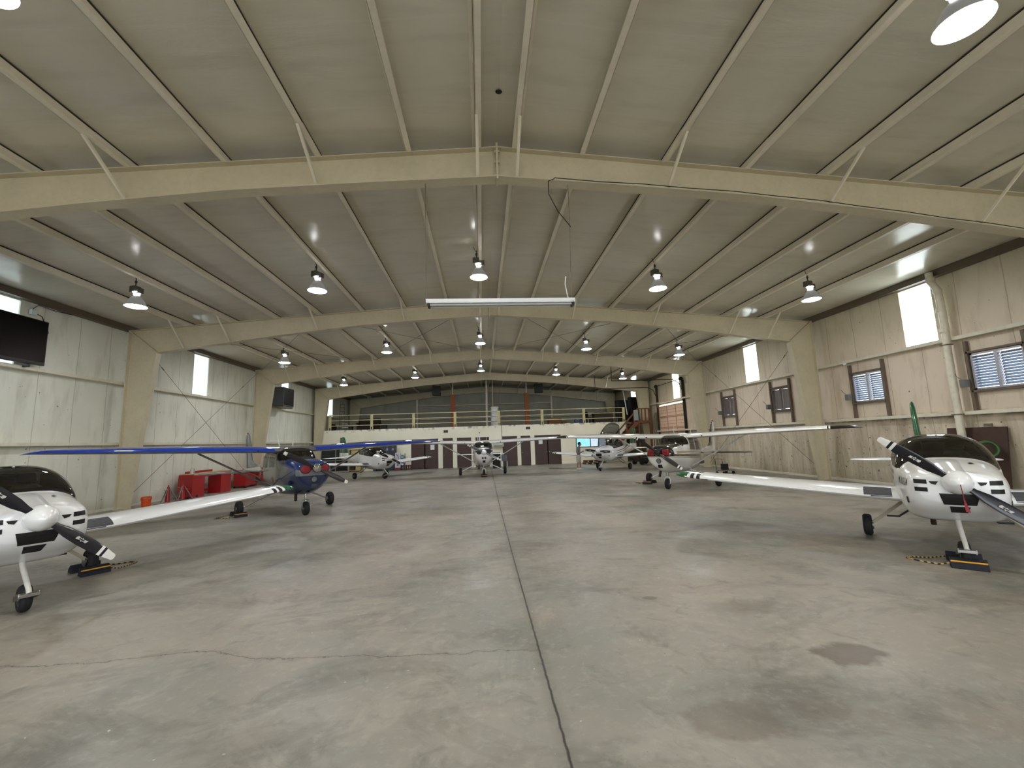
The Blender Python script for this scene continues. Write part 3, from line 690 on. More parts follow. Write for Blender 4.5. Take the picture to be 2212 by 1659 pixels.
col = N.mix(N.math('MULTIPLY', N.ramp(N.noise(1.1, 7, None, 0.7, 1.0), 0.54, 0.62), 0.30), col, (0.42, 0.39, 0.33))
col = N.mix(N.math('MULTIPLY', N.math('GREATER_THAN', N.noise(16, 1, None, 0.5), 0.80), 0.7), col, (0.65, 0.63, 0.58))
col = N.mix(N.math('MULTIPLY', N.math('GREATER_THAN', N.noise(24, 2), 0.76), 0.6), col, (0.07, 0.06, 0.05))
# oily patches near the camera
for (px, py, r_, k_) in ((3.25, 3.95, 0.36, 0.75), (2.05, 5.55, 0.11, 0.6), (1.75, 3.2, 0.42, 0.45), (2.4, 3.25, 0.25, 0.35), (2.95, 5.1, 0.5, 0.35), (8.2, 7.8, 1.2, 0.45), (5.6, 9.4, 1.0, 0.35), (-1.6, 3.4, 0.5, 0.25)):
    dx = N.math('SUBTRACT', N.x, px); dy = N.math('MULTIPLY', N.math('SUBTRACT', N.y, py), 1.6)
    d = N.math('SQRT', N.math('ADD', N.math('MULTIPLY', dx, dx), N.math('MULTIPLY', dy, dy)))
    d = N.math('ADD', d, N.math('MULTIPLY', N.math('SUBTRACT', N.noise(4.5/ max(r_, 0.3) * 0.4, 5), 0.5), r_*(1.6 if r_ > 0.15 else 0.3)))
    col = N.mix(N.math('MULTIPLY', N.ramp(d, r_, r_*(0.7 if r_ < 0.45 else 0.35)), k_), col, (0.115, 0.085, 0.06))
def crack(N, col, pts, along, wd):
    """dark wandering line through the way points"""
    a, b = (N.y, N.x) if along == 'y' else (N.x, N.y)
    ln = None
    q = N.n.nodes.new('ShaderNodeFloatCurve'); cm = q.mapping.curves[0]
    lo, hi = pts[0][0], pts[-1][0]; vs = [p[1] for p in pts]; v0, v1 = min(vs)-0.05, max(vs)+0.05
    cm.points[0].location = (0, (pts[0][1]-v0)/(v1-v0)); cm.points[1].location = (1, (pts[-1][1]-v0)/(v1-v0))
    for p in pts[1:-1]: cm.points.new((p[0]-lo)/(hi-lo), (p[1]-v0)/(v1-v0))
    q.mapping.update()
    N.n.links.new(N.ramp(a, lo, hi), q.inputs['Value'])
    tgt = N.math('MULTIPLY_ADD', q.outputs[0], v1-v0, v0)
    tgt = N.math('ADD', tgt, N.math('MULTIPLY', N.math('SUBTRACT', N.noise(3.5 if wd < 0.01 else 6.0, 7, None, 0.7), 0.5), 0.22 if wd < 0.01 else 0.03))
    d = N.math('ABSOLUTE', N.math('SUBTRACT', b, tgt))
    ins = N.math('MULTIPLY', N.math('GREATER_THAN', a, lo), N.math('LESS_THAN', a, hi))
    return N.math('MULTIPLY', N.ramp(d, wd, wd*0.4), ins), N.math('MULTIPLY', N.ramp(d, wd*7, 0), ins)
c1, h1 = crack(N, col, [(-10, 0.5), (2.9, 0.505), (4.45, 0.50), (9, 0.49), (25, 0.56), (36, 0.62)], 'y', 0.013)
c2, h2 = crack(N, col, [(-4.9, 4.84), (-3.85, 4.78), (-2.96, 4.87), (-2.2, 4.61), (-1.58, 4.58), (-0.68, 4.48), (0.5, 4.43)], 'x', 0.006)
col = N.mix(N.math('MULTIPLY', h1, 0.35), col, (0.10, 0.085, 0.065)); col = N.mix(N.math('MULTIPLY', h2, 0.25), col, (0.12, 0.10, 0.08))
col = N.mix(N.math('MULTIPLY', c1, 0.93), col, (0.012, 0.011, 0.010)); col = N.mix(N.math('MULTIPLY', c2, 0.8), col, (0.03, 0.028, 0.024))
N.bump(N.math('ADD', N.math('ADD', N.math('MULTIPLY', N3, 0.25), N.math('MULTIPLY', N4, 0.12)), N.math('MULTIPLY', c1, -0.8)), 0.35, 0.012)
M_FLOOR = N.out(col, N.ramp(N2, 0.3, 0.75, 0.30, 0.62))

# ------------------------------------------------------------------ shell
def fx(d): return XR+d
def rz(d): return RZ-SL*abs(d)      # top of the rafters
ROOF = 0.235
struct(MB().box(fx(-WX-0.3), fx(WX+0.3), Y0-14, YE+0.3, -0.25, 0.0).build('floor', M_FLOOR), 'stained bare concrete hangar floor with a long straight joint')
m = MB()
for sg in (-1, 1):
    a, b = 0.0, WX+0.35; za, zb = RZ+ROOF, rz(b)+ROOF
    m.add([(fx(0), Y0, za), (fx(sg*b), Y0, zb), (fx(sg*b), YE+0.3, zb), (fx(0), YE+0.3, za), (fx(0), Y0, za+0.1), (fx(sg*b), Y0, zb+0.1), (fx(sg*b), YE+0.3, zb+0.1), (fx(0), YE+0.3, za+0.1)],
          [(0, 1, 2, 3), (7, 6, 5, 4), (1, 5, 6, 2), (0, 4, 5, 1), (3, 2, 6, 7)])
struct(m.build('ceiling', M_ROOF), 'underside of the gabled roof lined with glossy tan vinyl blanket')

def wall_holes(x0, x1, ya, yb, za, zb, holes):
    ys = sorted({ya, yb, *[h[0] for h in holes], *[h[1] for h in holes]}); zs = sorted({za, zb, *[h[2] for h in holes], *[h[3] for h in holes]})
    m = MB()
    for a, b in zip(ys, ys[1:]):
        run = None
        for c, d in zip(zs, zs[1:]):
            cy, cz = (a+b)/2, (c+d)/2
            if any(h[0] < cy < h[1] and h[2] < cz < h[3] for h in holes):
                if run: m.box(x0, x1, a, b, *run); run = None
            else: run = (run[0], d) if run else (c, d)
        if run: m.box(x0, x1, a, b, *run)
    return m
SKY = [(3.05, 4.1), (12.2, 13.24), (21.0, 22.1), (29.95, 31.05), (38.75, 40.1)]
SZ = (4.70, 6.62)
GZ = (2.33, 4.57)
VENT = [(10.12, 11.38), (14.18, 15.42), (18.9, 20.1), (23.27, 24.48)]
VZ = (3.03, 4.1)
GAR = (29.3, 33.75, 0.0, 4.45)
struct(wall_holes(fx(-WX-0.15), fx(-WX), Y0, YE+0.3, 0, 7.0, [(a, b, *SZ) for a, b in SKY]).build('wall_left', M_WL), 'pale vinyl lined side wall behind the blue high wing airplane')
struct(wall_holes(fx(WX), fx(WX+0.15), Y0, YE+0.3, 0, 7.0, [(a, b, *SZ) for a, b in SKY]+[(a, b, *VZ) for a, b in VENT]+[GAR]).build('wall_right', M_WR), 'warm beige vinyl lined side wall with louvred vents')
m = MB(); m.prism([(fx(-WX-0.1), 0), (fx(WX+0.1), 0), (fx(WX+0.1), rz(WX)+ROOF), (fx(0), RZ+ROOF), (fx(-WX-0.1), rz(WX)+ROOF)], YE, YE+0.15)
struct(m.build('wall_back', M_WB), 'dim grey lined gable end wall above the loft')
m = MB(); m.prism([(fx(-WX-0.1), 0), (fx(-10.5), 0), (fx(-10.5), 5.2), (fx(10.5), 5.2), (fx(10.5), 0), (fx(WX+0.1), 0), (fx(WX+0.1), rz(WX)+ROOF), (fx(0), RZ+ROOF), (fx(-WX-0.1), rz(WX)+ROOF)], Y0-0.15, Y0)
struct(m.build('wall_front', M_WL), 'front wall around the open hangar door')

# translucent wall panels, lit by the daylight outside
def skypanel(name, blue, k_):
    N = NT(name, 0.4); f = N.noise(3.0, 5, N.vec(N.x, N.math('MULTIPLY', N.y, 12.0), N.math('MULTIPLY', N.z, 0.8)), 0.6)
    N.b.inputs['Base Color'].default_value = (0.6, 0.7, 0.7, 1)
    N.n.links.new(N.mix(N.ramp(f, 0.3, 0.7), (0.74, 0.93, 0.95), (1.0, 1.0, 1.0) if not blue else (0.88, 0.99, 1.0)), N.b.inputs['Emission Color']); N.b.inputs['Emission Strength'].default_value = k_
    return N.m
M_SKL, M_SKR = skypanel('translucent_panel_cool', 1, 1.25), skypanel('translucent_panel_bright', 0, 4.5)
wn = 1
for sg, mm in ((-1, M_SKL), (1, M_SKR)):
    for a, b in SKY:
        p = MB(); x = fx(sg*(WX+0.06)); n_ = 14
        for i in range(n_):
            y0, y1 = a+(b-a)*i/n_, a+(b-a)*(i+1)/n_; o_ = 0.012*(i % 2)
            p.box(x+o_-0.006, x+o_+0.006, y0, y1, SZ[0]-0.02, SZ[1]+0.02)
        struct(p.build('window_%d' % wn, mm), 'tall translucent daylight panel high in the side wall'); wn += 1

# girts, eave struts and base trim run the whole length behind the columns
tn = 1
for sg in (-1, 1):
    side = 'beside the louvred vents' if sg > 0 else 'behind the blue airplane'
    for z in GZ:
        p = MB(); xo = sg*WX
        p.box(*sorted((fx(xo), fx(sg*(WX-0.21)))), Y0, YE, z+0.085, z+0.10); p.box(*sorted((fx(sg*(WX-0.225)), fx(sg*(WX-0.21)))), Y0, YE, z-0.0, z+0.10); p.box(*sorted((fx(sg*(WX-0.21)), fx(sg*WX))), Y0, YE, z-0.005, z+0.01)
        for q in (GAR[:2],):
            pass
        struct(p.build('trim_%d' % tn, M_GIRT), 'horizontal cream wall girt ' + side); tn += 1
    p = MB(); p.box(*sorted((fx(sg*(WX-0.22)), fx(sg*(WX-0.20)))), Y0, YE, 6.66, 6.86); p.box(*sorted((fx(sg*(WX-0.20)), fx(sg*WX))), Y0, YE, 6.66, 6.68)
    struct(p.build('trim_%d' % tn, mat('eave_dark_steel', (92, 80, 66), 0.5)), 'dark eave strut ' + side); tn += 1  # eave strut in one even dark brown
    p = MB(); p.box(*sorted((fx(sg*(WX-0.05)), fx(sg*WX))), Y0, 29.2, 0, 0.09); p.box(*sorted((fx(sg*(WX-0.05)), fx(sg*WX))), 33.8, YE, 0, 0.09)
    struct(p.build('trim_%d' % tn, M_GIRT), 'base angle along the wall foot ' + side); tn += 1

# roof purlins
PD = (0.40, 1.74, 3.42, 5.10, 6.78, 8.42, 10.05, 11.72)
ORD = ('first', 'second', 'third', 'fourth', 'fifth', 'sixth', 'seventh', 'eighth')
for sg in (-1, 1):
    for i, d in enumerate(PD):
        x = fx(sg*d); z = rz(d); p = MB(); L = sg*-1
        # Z section: web with one lower flange and one upper flange
        p.box(x-0.006, x+0.006, Y0, YE, z, z+0.225); p.box(x-0.012, x+0.012, Y0, YE, z+0.205, z+0.2345, 1)
        p.box(*sorted((x, x-sg*0.095)), Y0, YE, z, z+0.007); p.box(*sorted((x-sg*0.095, x-sg*0.102)), Y0, YE, z, z+0.022)
        p.box(*sorted((x, x+sg*0.075)), Y0, YE, z+0.218, z+0.225)
        # lapped joints near each frame
        for fy_ in FY: p.box(*sorted((x-sg*0.0065, x-sg*0.012)), fy_-0.75, fy_+0.75, z+0.008, z+0.215)
        tag(p.build('roof_purlin', [M_PURL, mat('purlin_gap', (52, 42, 32), 0.8)]), 'cream steel roof purlin, %s from the ridge on the %s side' % (ORD[i], 'louvred vent' if sg > 0 else 'blue airplane'), 'purlin', 'roof purlins')

# rigid frames
def dep(d):  # z of the lower rafter flange
    return float(pchip([0, 5, 10, 12.65], [7.09, 6.75, 6.14, 5.78], [abs(d)])[0])
FN = ['first and largest overhead frame', 'second frame, beyond the hanging fluorescent fixture', 'third steel frame down the hangar', 'fourth steel frame, directly over the loft railing', 'last steel frame against the end wall of the loft']
def frame(i, y):
    T = thing('rigid_frame', 'cream tapered I-beam portal: '+FN[i], 'steel frame', (XR, y, 0), 0, 'rigid frames spanning the hangar')
    fwid = 0.13
    for sg in (-1, 1):
        ds = [0, 2.5, 5, 7.5, 10, 11.5, 12.65]
        m = MB(); top = [(sg*d, rz(d)) for d in ds]+[(sg*13.69, rz(13.69))]; bot = [(sg*d, dep(d)) for d in ds]
        m.prism(bot+top[::-1], -0.008, 0.008)
        for a, b in zip(top, top[1:]): m.bar((a[0], 0, a[1]), (b[0], 0, b[1]), fwid*2, 0.018, (0, 1, 0))
        for a, b in zip(bot, bot[1:]): m.bar((a[0], 0, a[1]), (b[0], 0, b[1]), fwid*2, 0.022, (0, 1, 0))
        m.bar((sg*12.65, 0, 5.78), (sg*13.69, 0, rz(13.69)), fwid*1.9, 0.03, (0, 1, 0))
        r = m.build('rafter', M_BEAM, T)
        m = MB(); m.prism([(sg*13.33, 0), (sg*13.69, 0), (sg*13.69, rz(13.69)), (sg*12.67, 5.75)], -0.008, 0.008)
        m.bar((sg*13.33, 0, 0), (sg*12.66, 0, 5.76), fwid*2, 0.022, (0, 1, 0)); m.bar((sg*13.69, 0, 0), (sg*13.69, 0, rz(13.69)), fwid*2, 0.02, (0, 1, 0))
        m.box(min(sg*13.3, sg*13.72), max(sg*13.3, sg*13.72), -0.16, 0.16, 0, 0.025)
        m.build('column', M_BEAM, T)
        for d in (0.40, 3.42, 6.78, 10.05, 11.72):
            if d == 0.4 and sg < 0 and i == 4: continue
            for s2 in ((-1, 1) if i < 4 else (-1,)):
                m = MB(); m.bar((sg*(d-0.02), s2*0.10, dep(d)+0.03), (sg*(d-0.02), s2*1.02, rz(d)+0.03), 0.055, 0.006, (1, 0, 0)); m.bar((sg*(d-0.02-0.025), s2*0.10, dep(d)+0.03), (sg*(d-0.045), s2*1.02, rz(d)+0.03), 0.006, 0.05, (1, 0, 0))
                m.build('flange_brace', M_PURL, T)
    m = MB(); m.box(-0.02, 0.02, -0.14, 0.14, 7.03, 7.78)
    for z in (7.12, 7.4, 7.62):
        for s2 in (-1, 1): m.box(-0.05, 0.05, s2*0.09-0.02, s2*0.09+0.02, z-0.02, z+0.02)
    m.build('ridge_splice', M_BEAM, T)
    return T
for i, y in enumerate(FY): frame(i, y)

# bracing rods
M_ROD = mat('brace_rod', (120, 112, 98), 0.5, 0.4)
def rod(p0, p1, lab, r=0.009):
    o = MB().tube([p0, p1], r, 6); o.tube([Vector(p0).lerp(Vector(p1), 0.16), Vector(p0).lerp(Vector(p1), 0.175)], r*2.4, 6)
    tag(o.build('brace_rod', M_ROD), lab, 'brace rod', 'steel cross brace rods')
for sg, s_ in ((-1, 'on the pale wall'), (1, 'on the louvred wall')):
    x = fx(sg*13.6)
    rod((x, FY[1]+0.1, 6.5), (x, FY[2]-0.1, 0.25), 'diagonal wall brace rod, high end before low end, '+s_)
    rod((x+0.03, FY[2]-0.1, 6.5), (x+0.03, FY[1]+0.1, 0.25), 'diagonal wall brace rod, low end before high end, '+s_)
    for a, b, t in ((0.5, 6.7, 'ridge side'), (6.9, 13.4, 'eave side')):
        rod((fx(sg*a), FY[1]+0.1, rz(a)-0.06), (fx(sg*b), FY[2]-0.1, rz(b)-0.06), 'roof brace rod, %s, widening with distance, %s' % (t, s_.replace('on', 'over')))
        rod((fx(sg*b), FY[1]+0.1, rz(b)-0.09), (fx(sg*a), FY[2]-0.1, rz(a)-0.09), 'roof brace rod, %s, narrowing with distance, %s' % (t, s_.replace('on', 'over')))

# ------------------------------------------------------------------ high bay lamps
M_LENS = {}
def lensmat(name, col, k_):
    m = mat(name, (0.9, 0.9, 0.9), 0.3, emit=k_, ecol=col); return m
L_WARM = lensmat('lamp_glow_warm', (1.0, 0.93, 0.80), LAMP); L_COOL = lensmat('lamp_glow_cool', (0.93, 0.96, 1.0), LAMP); L_PINK = lensmat('lamp_glow_pink', (1.0, 0.72, 0.66), LAMP*0.7)
M_BELL = mat('prismatic_bell', (120, 120, 116), 0.25, 0.2, emit=0.18, ecol=(0.6, 0.6, 0.58))
M_BALLAST = mat('ballast_housing', (92, 90, 84), 0.4, 0.6)
M_SOCK = mat('lamp_socket_glow', (235, 235, 235), 0.4, emit=22.0)  # emission added to the socket for glints on the roof lining
M_CORD = mat('black_cord', (20, 20, 20), 0.6)
def lamp_proto(lens):
    T = thing('high_bay_lamp', 'x', 'lamp')
    b = MB().box(-0.17, 0.02, -0.09, 0.09, 0.42, 0.60).box(0.03, 0.17, -0.06, 0.06, 0.37, 0.52); b.build('ballast_box', M_BALLAST, T, None, 0.012)
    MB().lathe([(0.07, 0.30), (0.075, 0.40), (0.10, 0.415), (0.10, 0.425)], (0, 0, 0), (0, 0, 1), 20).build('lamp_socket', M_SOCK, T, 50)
    MB().lathe([(0.262, 0.0), (0.25, 0.03), (0.20, 0.14), (0.135, 0.25), (0.08, 0.31)], (0, 0, 0), (0, 0, 1), 32, cap=False).build('bell_reflector', M_BELL, T, 60)
    MB().lathe([(0.0, -0.05), (0.12, -0.035), (0.21, -0.012), (0.25, 0.004), (0.24, 0.008), (0.0, 0.010)], (0, 0, 0), (0, 0, 1), 32).build('lens', lens, T, 60)
    MB().tube([(-0.06, 0, 0.60), (-0.06, 0, 0.72)], 0.014, 8).lathe([(0.03, 0.70), (0.03, 0.76)], (-0.06, 0, 0), (0, 0, 1), 10).tube([(-0.06, 0, 0.76), (-0.05, 0.0, 0.86)], 0.010, 6).tube([(-0.06, 0, 0.80), (-0.12, 0, 0.90), (-0.15, 0, 0.97)], 0.007, 6).build('hanger', M_CORD, T)
    return T
protos = {}
def lamp(x, y, z, kind, lab):
    if kind not in protos: protos[kind] = lamp_proto({'w': L_WARM, 'c': L_COOL, 'p': L_PINK}[kind]); T = protos[kind]
    else: T = clone(protos[kind])
    T.location = (x, y, z); T['label'] = lab; T['group'] = 'high bay lamps under the roof'
    T.rotation_euler = (0, 0, random.uniform(-0.4, 0.4)); return T
LX = [-10.05, -5.10, -0.40, 5.10, 10.05]
LZ = [6.10, 6.52, 6.90, 6.50, 6.10]
PN = ['beside the pale screen wall', 'between screen wall and ridge', 'under the ridge', 'between ridge and louvred wall', 'beside the louvred wall']
ROWS = [(3.87, [1, 2, 3], 'wcw', 'before the first steel frame'), (12.33, range(5), 'ccwwc', 'before the second steel frame'), (21.48, range(5), 'cpccc', 'before the third steel frame'), (30.62, range(5), 'ccccw', 'before the loft frame'), (-6.0, range(5), 'ccccc', 'behind the camera')]
for y, idx, kinds, rn in ROWS:
    for j, i in enumerate(idx):
        lamp(fx(LX[i]), y, LZ[i]+max(0, (y-12))*0.010, kinds[j], 'lit high bay lamp %s, %s' % (PN[i], rn))

# hanging fluorescent fixture
T = thing('fluorescent_fixture', 'long white unlit fluorescent shop light hung on two cables below the first frame', 'light fixture', (XR, Y1B, 0))
x0, x1, zf = -0.98-XR, 1.82-XR, 4.58
MW_ = mat('fixture_enamel', (222, 226, 228), 0.3, coat=0.3)
MB().prism([(-0.05, 0.02), (0.05, 0.02), (0.05, 0.085), (-0.05, 0.085)], x0, x1, 'yz').build('channel', MW_, T).location = (0, 0, zf)
MB().prism([(-0.13, -0.015), (-0.045, 0.025), (0.045, 0.025), (0.13, -0.015), (0.13, -0.022), (0.042, 0.018), (-0.042, 0.018), (-0.13, -0.022)], x0+0.02, x1-0.02, 'yz').build('reflector', MW_, T).location = (0, 0, zf)
for sy in (-0.06, 0.06):
    MB().tube([(x0+0.08, sy, zf-0.035), (x1-0.08, sy, zf-0.035)], 0.019, 12).build('tube', mat('tube_white', (205, 210, 208), 0.3), T, 50)
for xx in (x0+0.05, x1-0.05): MB().box(xx-0.02, xx+0.02, -0.09, 0.09, zf-0.06, zf+0.01).build('lampholder', M_DARK, T)
MB().tube([(x0+0.0, 0, zf+0.08), (x0+0.0, 0, 7.07)], 0.006, 6).build('cable', M_ROD, T)
MB().tube([(x1-0.06, 0, zf+0.08), (x1-0.04, 0, 5.4), (x1-0.02, 0, 6.0), (x1-0.01, 0, 7.05)], 0.006, 6).build('cable', M_ROD, T)
MB().tube([(x1-0.12, 0, zf+0.08), (x1-0.14, 0, 4.75), (x1-0.17, 0, 4.95), (x1-0.15, 0, 5.1)], 0.010, 6).build('power_cord', mat('white_cord', (225, 225, 220), 0.5), T)
# conduit cable clipped along the first frame
pts = [(fx(d), Y1B-0.14, dep(d)+0.03-(0.015 if i_ % 2 else 0)) for i_, d in enumerate(np.arange(1.1, 12.0, 0.9))]
tag(MB().tube([(fx(1.38), Y1B-0.12, 6.05), (fx(1.15), Y1B-0.13, 6.35), (fx(0.98), Y1B-0.14, 6.7), (fx(0.98), Y1B-0.14, 6.98), (fx(1.1), Y1B-0.14, 7.03)]+pts, 0.009, 6).build('power_cable', M_CORD), 'thin dark cable looping down then clipped along the first frame toward the louvred wall', 'cable')
tag(MB().loft([[(0.42+0.06*a*math.cos(t), 6.56+0.05*a*math.sin(t), 7.92+0.0*t-0.015*k2) for t in [2*PI*j/8+0.3*k2 for j in range(8)]] for k2, a in ((0, 1.0), (1, 0.7))]).build('roof_patch', M_CORD), 'small dark patch on the roof lining near the ridge ahead of the first frame', 'patch')

# ------------------------------------------------------------------ loft block at the far end
YM = FY[3]+0.02      # front face of the office block
XL, XRM, ZL = -12.95, 12.0, 3.28
N = NT('block_plaster', 0.6); c = N.mix(N.ramp(N.noise(0.6, 5), 0.3, 0.7), s2l((244, 241, 222)), s2l((230, 227, 204)))
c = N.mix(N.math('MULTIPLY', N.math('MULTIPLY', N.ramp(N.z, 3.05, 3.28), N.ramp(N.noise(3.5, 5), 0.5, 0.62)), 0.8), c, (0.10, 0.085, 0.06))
M_PLAS = N.out(c)
DOORS = [(-5.72, -3.56), (-3.2, -2.39), (-2.05, -0.9), (-0.55, 0.55), (1.64, 2.84), (3.14, 3.94), (4.28, 6.46)]
DH = 2.38
WIN = (7.75, 10.25, 1.30, 2.25)
def wall_x(x0, x1, y0, y1, z0, z1, holes):
    xs = sorted({x0, x1, *[h[0] for h in holes], *[h[1] for h in holes]}); zs = sorted({z0, z1, *[h[2] for h in holes], *[h[3] for h in holes]}); m = MB()
    for a, b in zip(xs, xs[1:]):
        run = None
        for c_, d in zip(zs, zs[1:]):
            if any(h[0] < (a+b)/2 < h[1] and h[2] < (c_+d)/2 < h[3] for h in holes):
                if run: m.box(a, b, y0, y1, *run); run = None
            else: run = (run[0], d) if run else (c_, d)
        if run: m.box(a, b, y0, y1, *run)
    return m
GL = (-12.75, -10.66, 0.05, 2.06)
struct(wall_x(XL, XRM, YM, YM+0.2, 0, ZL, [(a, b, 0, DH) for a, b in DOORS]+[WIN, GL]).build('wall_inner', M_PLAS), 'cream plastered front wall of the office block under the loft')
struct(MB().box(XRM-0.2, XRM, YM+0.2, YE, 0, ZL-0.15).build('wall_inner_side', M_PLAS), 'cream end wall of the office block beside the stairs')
struct(MB().box(XL, XRM, YM+0.2, YE, ZL-0.15, ZL).build('floor_upper', mat('loft_deck', (120, 112, 96), 0.7, vary=0.15)), 'loft deck over the office block')
struct(MB().box(XRM+0.002, 13.7, YM+1.0, YE, ZL-0.15, ZL-0.001).build('floor_upper', MC['loft_deck']), 'loft deck strip beside the stair landing')
M_DOOR = mat('brown_door', (66, 46, 40), 0.45, vary=0.08); M_KNOB = mat('door_knob', (190, 186, 170), 0.25, 1.0)
DL = ['brown double door with a paper notice on one leaf', 'narrow brown door beside the double door with the notice', 'brown louvred door behind the small white airplane wing strut', 'brown door hidden behind the small white airplane nose', 'brown door just beyond the wall air conditioner', 'narrow brown door between two wider brown doors', 'brown double door beside the cream wall with the office window']
for i, (a, b) in enumerate(DOORS):
    T = thing('door_%d' % (i+1), DL[i], 'door', ((a+b)/2, YM+0.06, 0)); T['kind'] = 'structure'; hw_ = (b-a)/2; dbl = b-a > 1.8
    leaves = [(-hw_, -0.01), (0.01, hw_)] if dbl else [(-hw_, hw_)]
    for j, (p, q) in enumerate(leaves):
        lf = MB().box(p+0.03, q-0.03, 0, 0.05, 0.02, DH-0.04)
        if b-a < 0.9 or i == 2: [lf.box(p+0.2, q-0.2, -0.008, 0, 0.35+0.05*k_, 0.38+0.05*k_) for k_ in range(6)]
        lo = lf.build('door_leaf', M_DOOR, T, None, 0.004)
        kx = (q-0.09) if (dbl and j == 0) or i in (2,) else p+0.11
        MB().lathe([(0.012, 0), (0.012, 0.03), (0.032, 0.04), (0.032, 0.06), (0.0, 0.07)], (kx, 0, 1.02), (0, -1, 0), 14).build('door_knob', M_KNOB, lo, 50)
    MB().box(-hw_, -hw_+0.03, -0.03, 0.08, 0, DH).box(hw_-0.03, hw_, -0.03, 0.08, 0, DH).box(-hw_, hw_, -0.03, 0.08, DH-0.04, DH).build('door_frame', mat('door_frame_brown', (52, 38, 33), 0.5), T)
for (x, z, lab) in ((-4.03, 1.70, 'white paper notice on the double door nearest the lockers'), (4.78, 1.86, 'white paper notice on the double door nearest the office window')):
    tag(MB().box(x-0.16, x+0.16, YM+0.035, YM+0.045, z-0.2, z+0.2).build('notice', mat('paper_white', (232, 234, 240), 0.6)), lab, 'notice')
# pilaster strips between the doors and dark vents
T = thing('window_20', 'lit office window with one wide cyan pane and two narrow white panes', 'window', (0, YM, 0)); T['kind'] = 'structure'
fr = MB(); xs = [7.75, 8.93, 9.62, 10.25]
for x in xs: fr.box(x-0.03, x+0.03, -0.03, 0.1, WIN[2], WIN[3])
fr.box(7.75, 10.25, -0.03, 0.1, WIN[2]-0.03, WIN[2]+0.03).box(7.75, 10.25, -0.03, 0.1, WIN[3]-0.03, WIN[3]+0.03).build('window_frame', mat('dark_window_frame', (60, 60, 64), 0.5), T)
def winpane(name, a, b, k_):
    N = NT(name, 0.2); f = N.ramp(N.noise(2.6, 5, N.vec(N.x, 0.0, N.z), 0.7), 0.42, 0.66)
    N.n.links.new(N.mix(f, a, b), N.b.inputs['Emission Color']); N.b.inputs['Emission Strength'].default_value = k_; N.b.inputs['Base Color'].default_value = (0.1, 0.1, 0.1, 1); return N.m
for i, (p, q) in enumerate(zip(xs, xs[1:])):
    MB().box(p+0.03, q-0.03, 0.03, 0.04, WIN[2]+0.03, WIN[3]-0.03).build('window_pane', winpane('lit_pane_%d' % i, (0.25, 0.85, 0.95), (0.5, 0.95, 1.0), 1.0) if i == 0 else winpane('lit_pane_%d' % i, (0.72, 0.88, 1.0), (0.5, 0.68, 0.85), 1.0), T)
T = thing('window_21', 'dark glazed sliding opening in the office wall behind the airplane with the green fin', 'window', (0, YM, 0)); T['kind'] = 'structure'
fr = MB(); [fr.box(x-0.035, x+0.035, -0.02, 0.1, GL[2], GL[3]) for x in (GL[0], -11.62, GL[1])]; [fr.box(GL[0], GL[1], -0.02, 0.1, z-0.03, z+0.03) for z in (GL[2]+0.02, 0.9, GL[3])]
fr.build('window_frame', mat('aluminium_frame', (150, 152, 150), 0.35, 0.8), T)
MB().box(GL[0], GL[1], 0.05, 0.06, GL[2], GL[3]).build('window_pane', mat('dark_glass', (24, 30, 32), 0.12), T)
MB().box(XL+0.3, -10.4, YM+2.5, YM+2.6, 0, 3).build('partition', mat('dark_room', (30, 34, 34), 0.8)).parent = T
for o in T.children:
    if o.name.startswith('partition'): bpy.data.objects.remove(o)
for x, z, lab in ((-2.94, 2.93, 'small dark wall vent above the narrow brown door'), (3.78, 3.0, 'small dark wall vent above the door between two wider doors')):
    T = thing('wall_vent', lab, 'vent', (x, YM, z))
    MB().box(-0.18, 0.18, -0.02, 0.0, -0.11, 0.11).build('vent_frame', mat('vent_grey', (120, 118, 104), 0.5), T)
    for s_ in (-1, 1): MB().box(s_*0.09-0.075, s_*0.09+0.075, -0.026, -0.02, -0.085, 0.085).build('vent_grille', mat('vent_dark', (44, 42, 36), 0.6), T)
T = thing('air_conditioner', 'white wall air conditioner low on the office wall behind the small white airplane', 'air conditioner', (1.30, YM, 1.55))
MB().box(-0.42, 0.42, -0.22, 0, 0, 0.34).build('casing', mat('ac_white', (200, 202, 190), 0.4), T, None, 0.03)
[MB().box(-0.36, 0.36, -0.226, -0.22, 0.04+0.045*k_, 0.06+0.045*k_).build('air_slot', M_DARK, T) for k_ in range(3)]

# loft railing
M_RAIL = steel_mat('railing_cream', (208, 198, 148), 0.10)
PX = [-12.15, -8.87, -5.53, -2.19, 1.40, 5.0, 8.53, 11.93]
YR = YM+0.10
T = thing('loft_railing', 'cream steel railing of double posts and three rails along the loft edge', 'railing', (0, YR, ZL))
for x in PX:
    p = MB()
    for s_ in (-0.08, 0.08): p.box(x+s_-0.028, x+s_+0.028, -0.03, 0.03, 0, 1.23)
    p.box(x-0.05, x+0.05, -0.012, 0.0, 0.22, 1.23); p.build('railing_post', M_RAIL, T)
for h in (1.20, 0.78, 0.36):
    for a, b in zip(PX, PX[1:]):
        if h == 1.20 or True:
            if a == -2.19: b = 0.9
            MB().box(a+0.08, b-0.08, -0.025, 0.025, h-0.025, h+0.025).build('rail', M_RAIL, T)
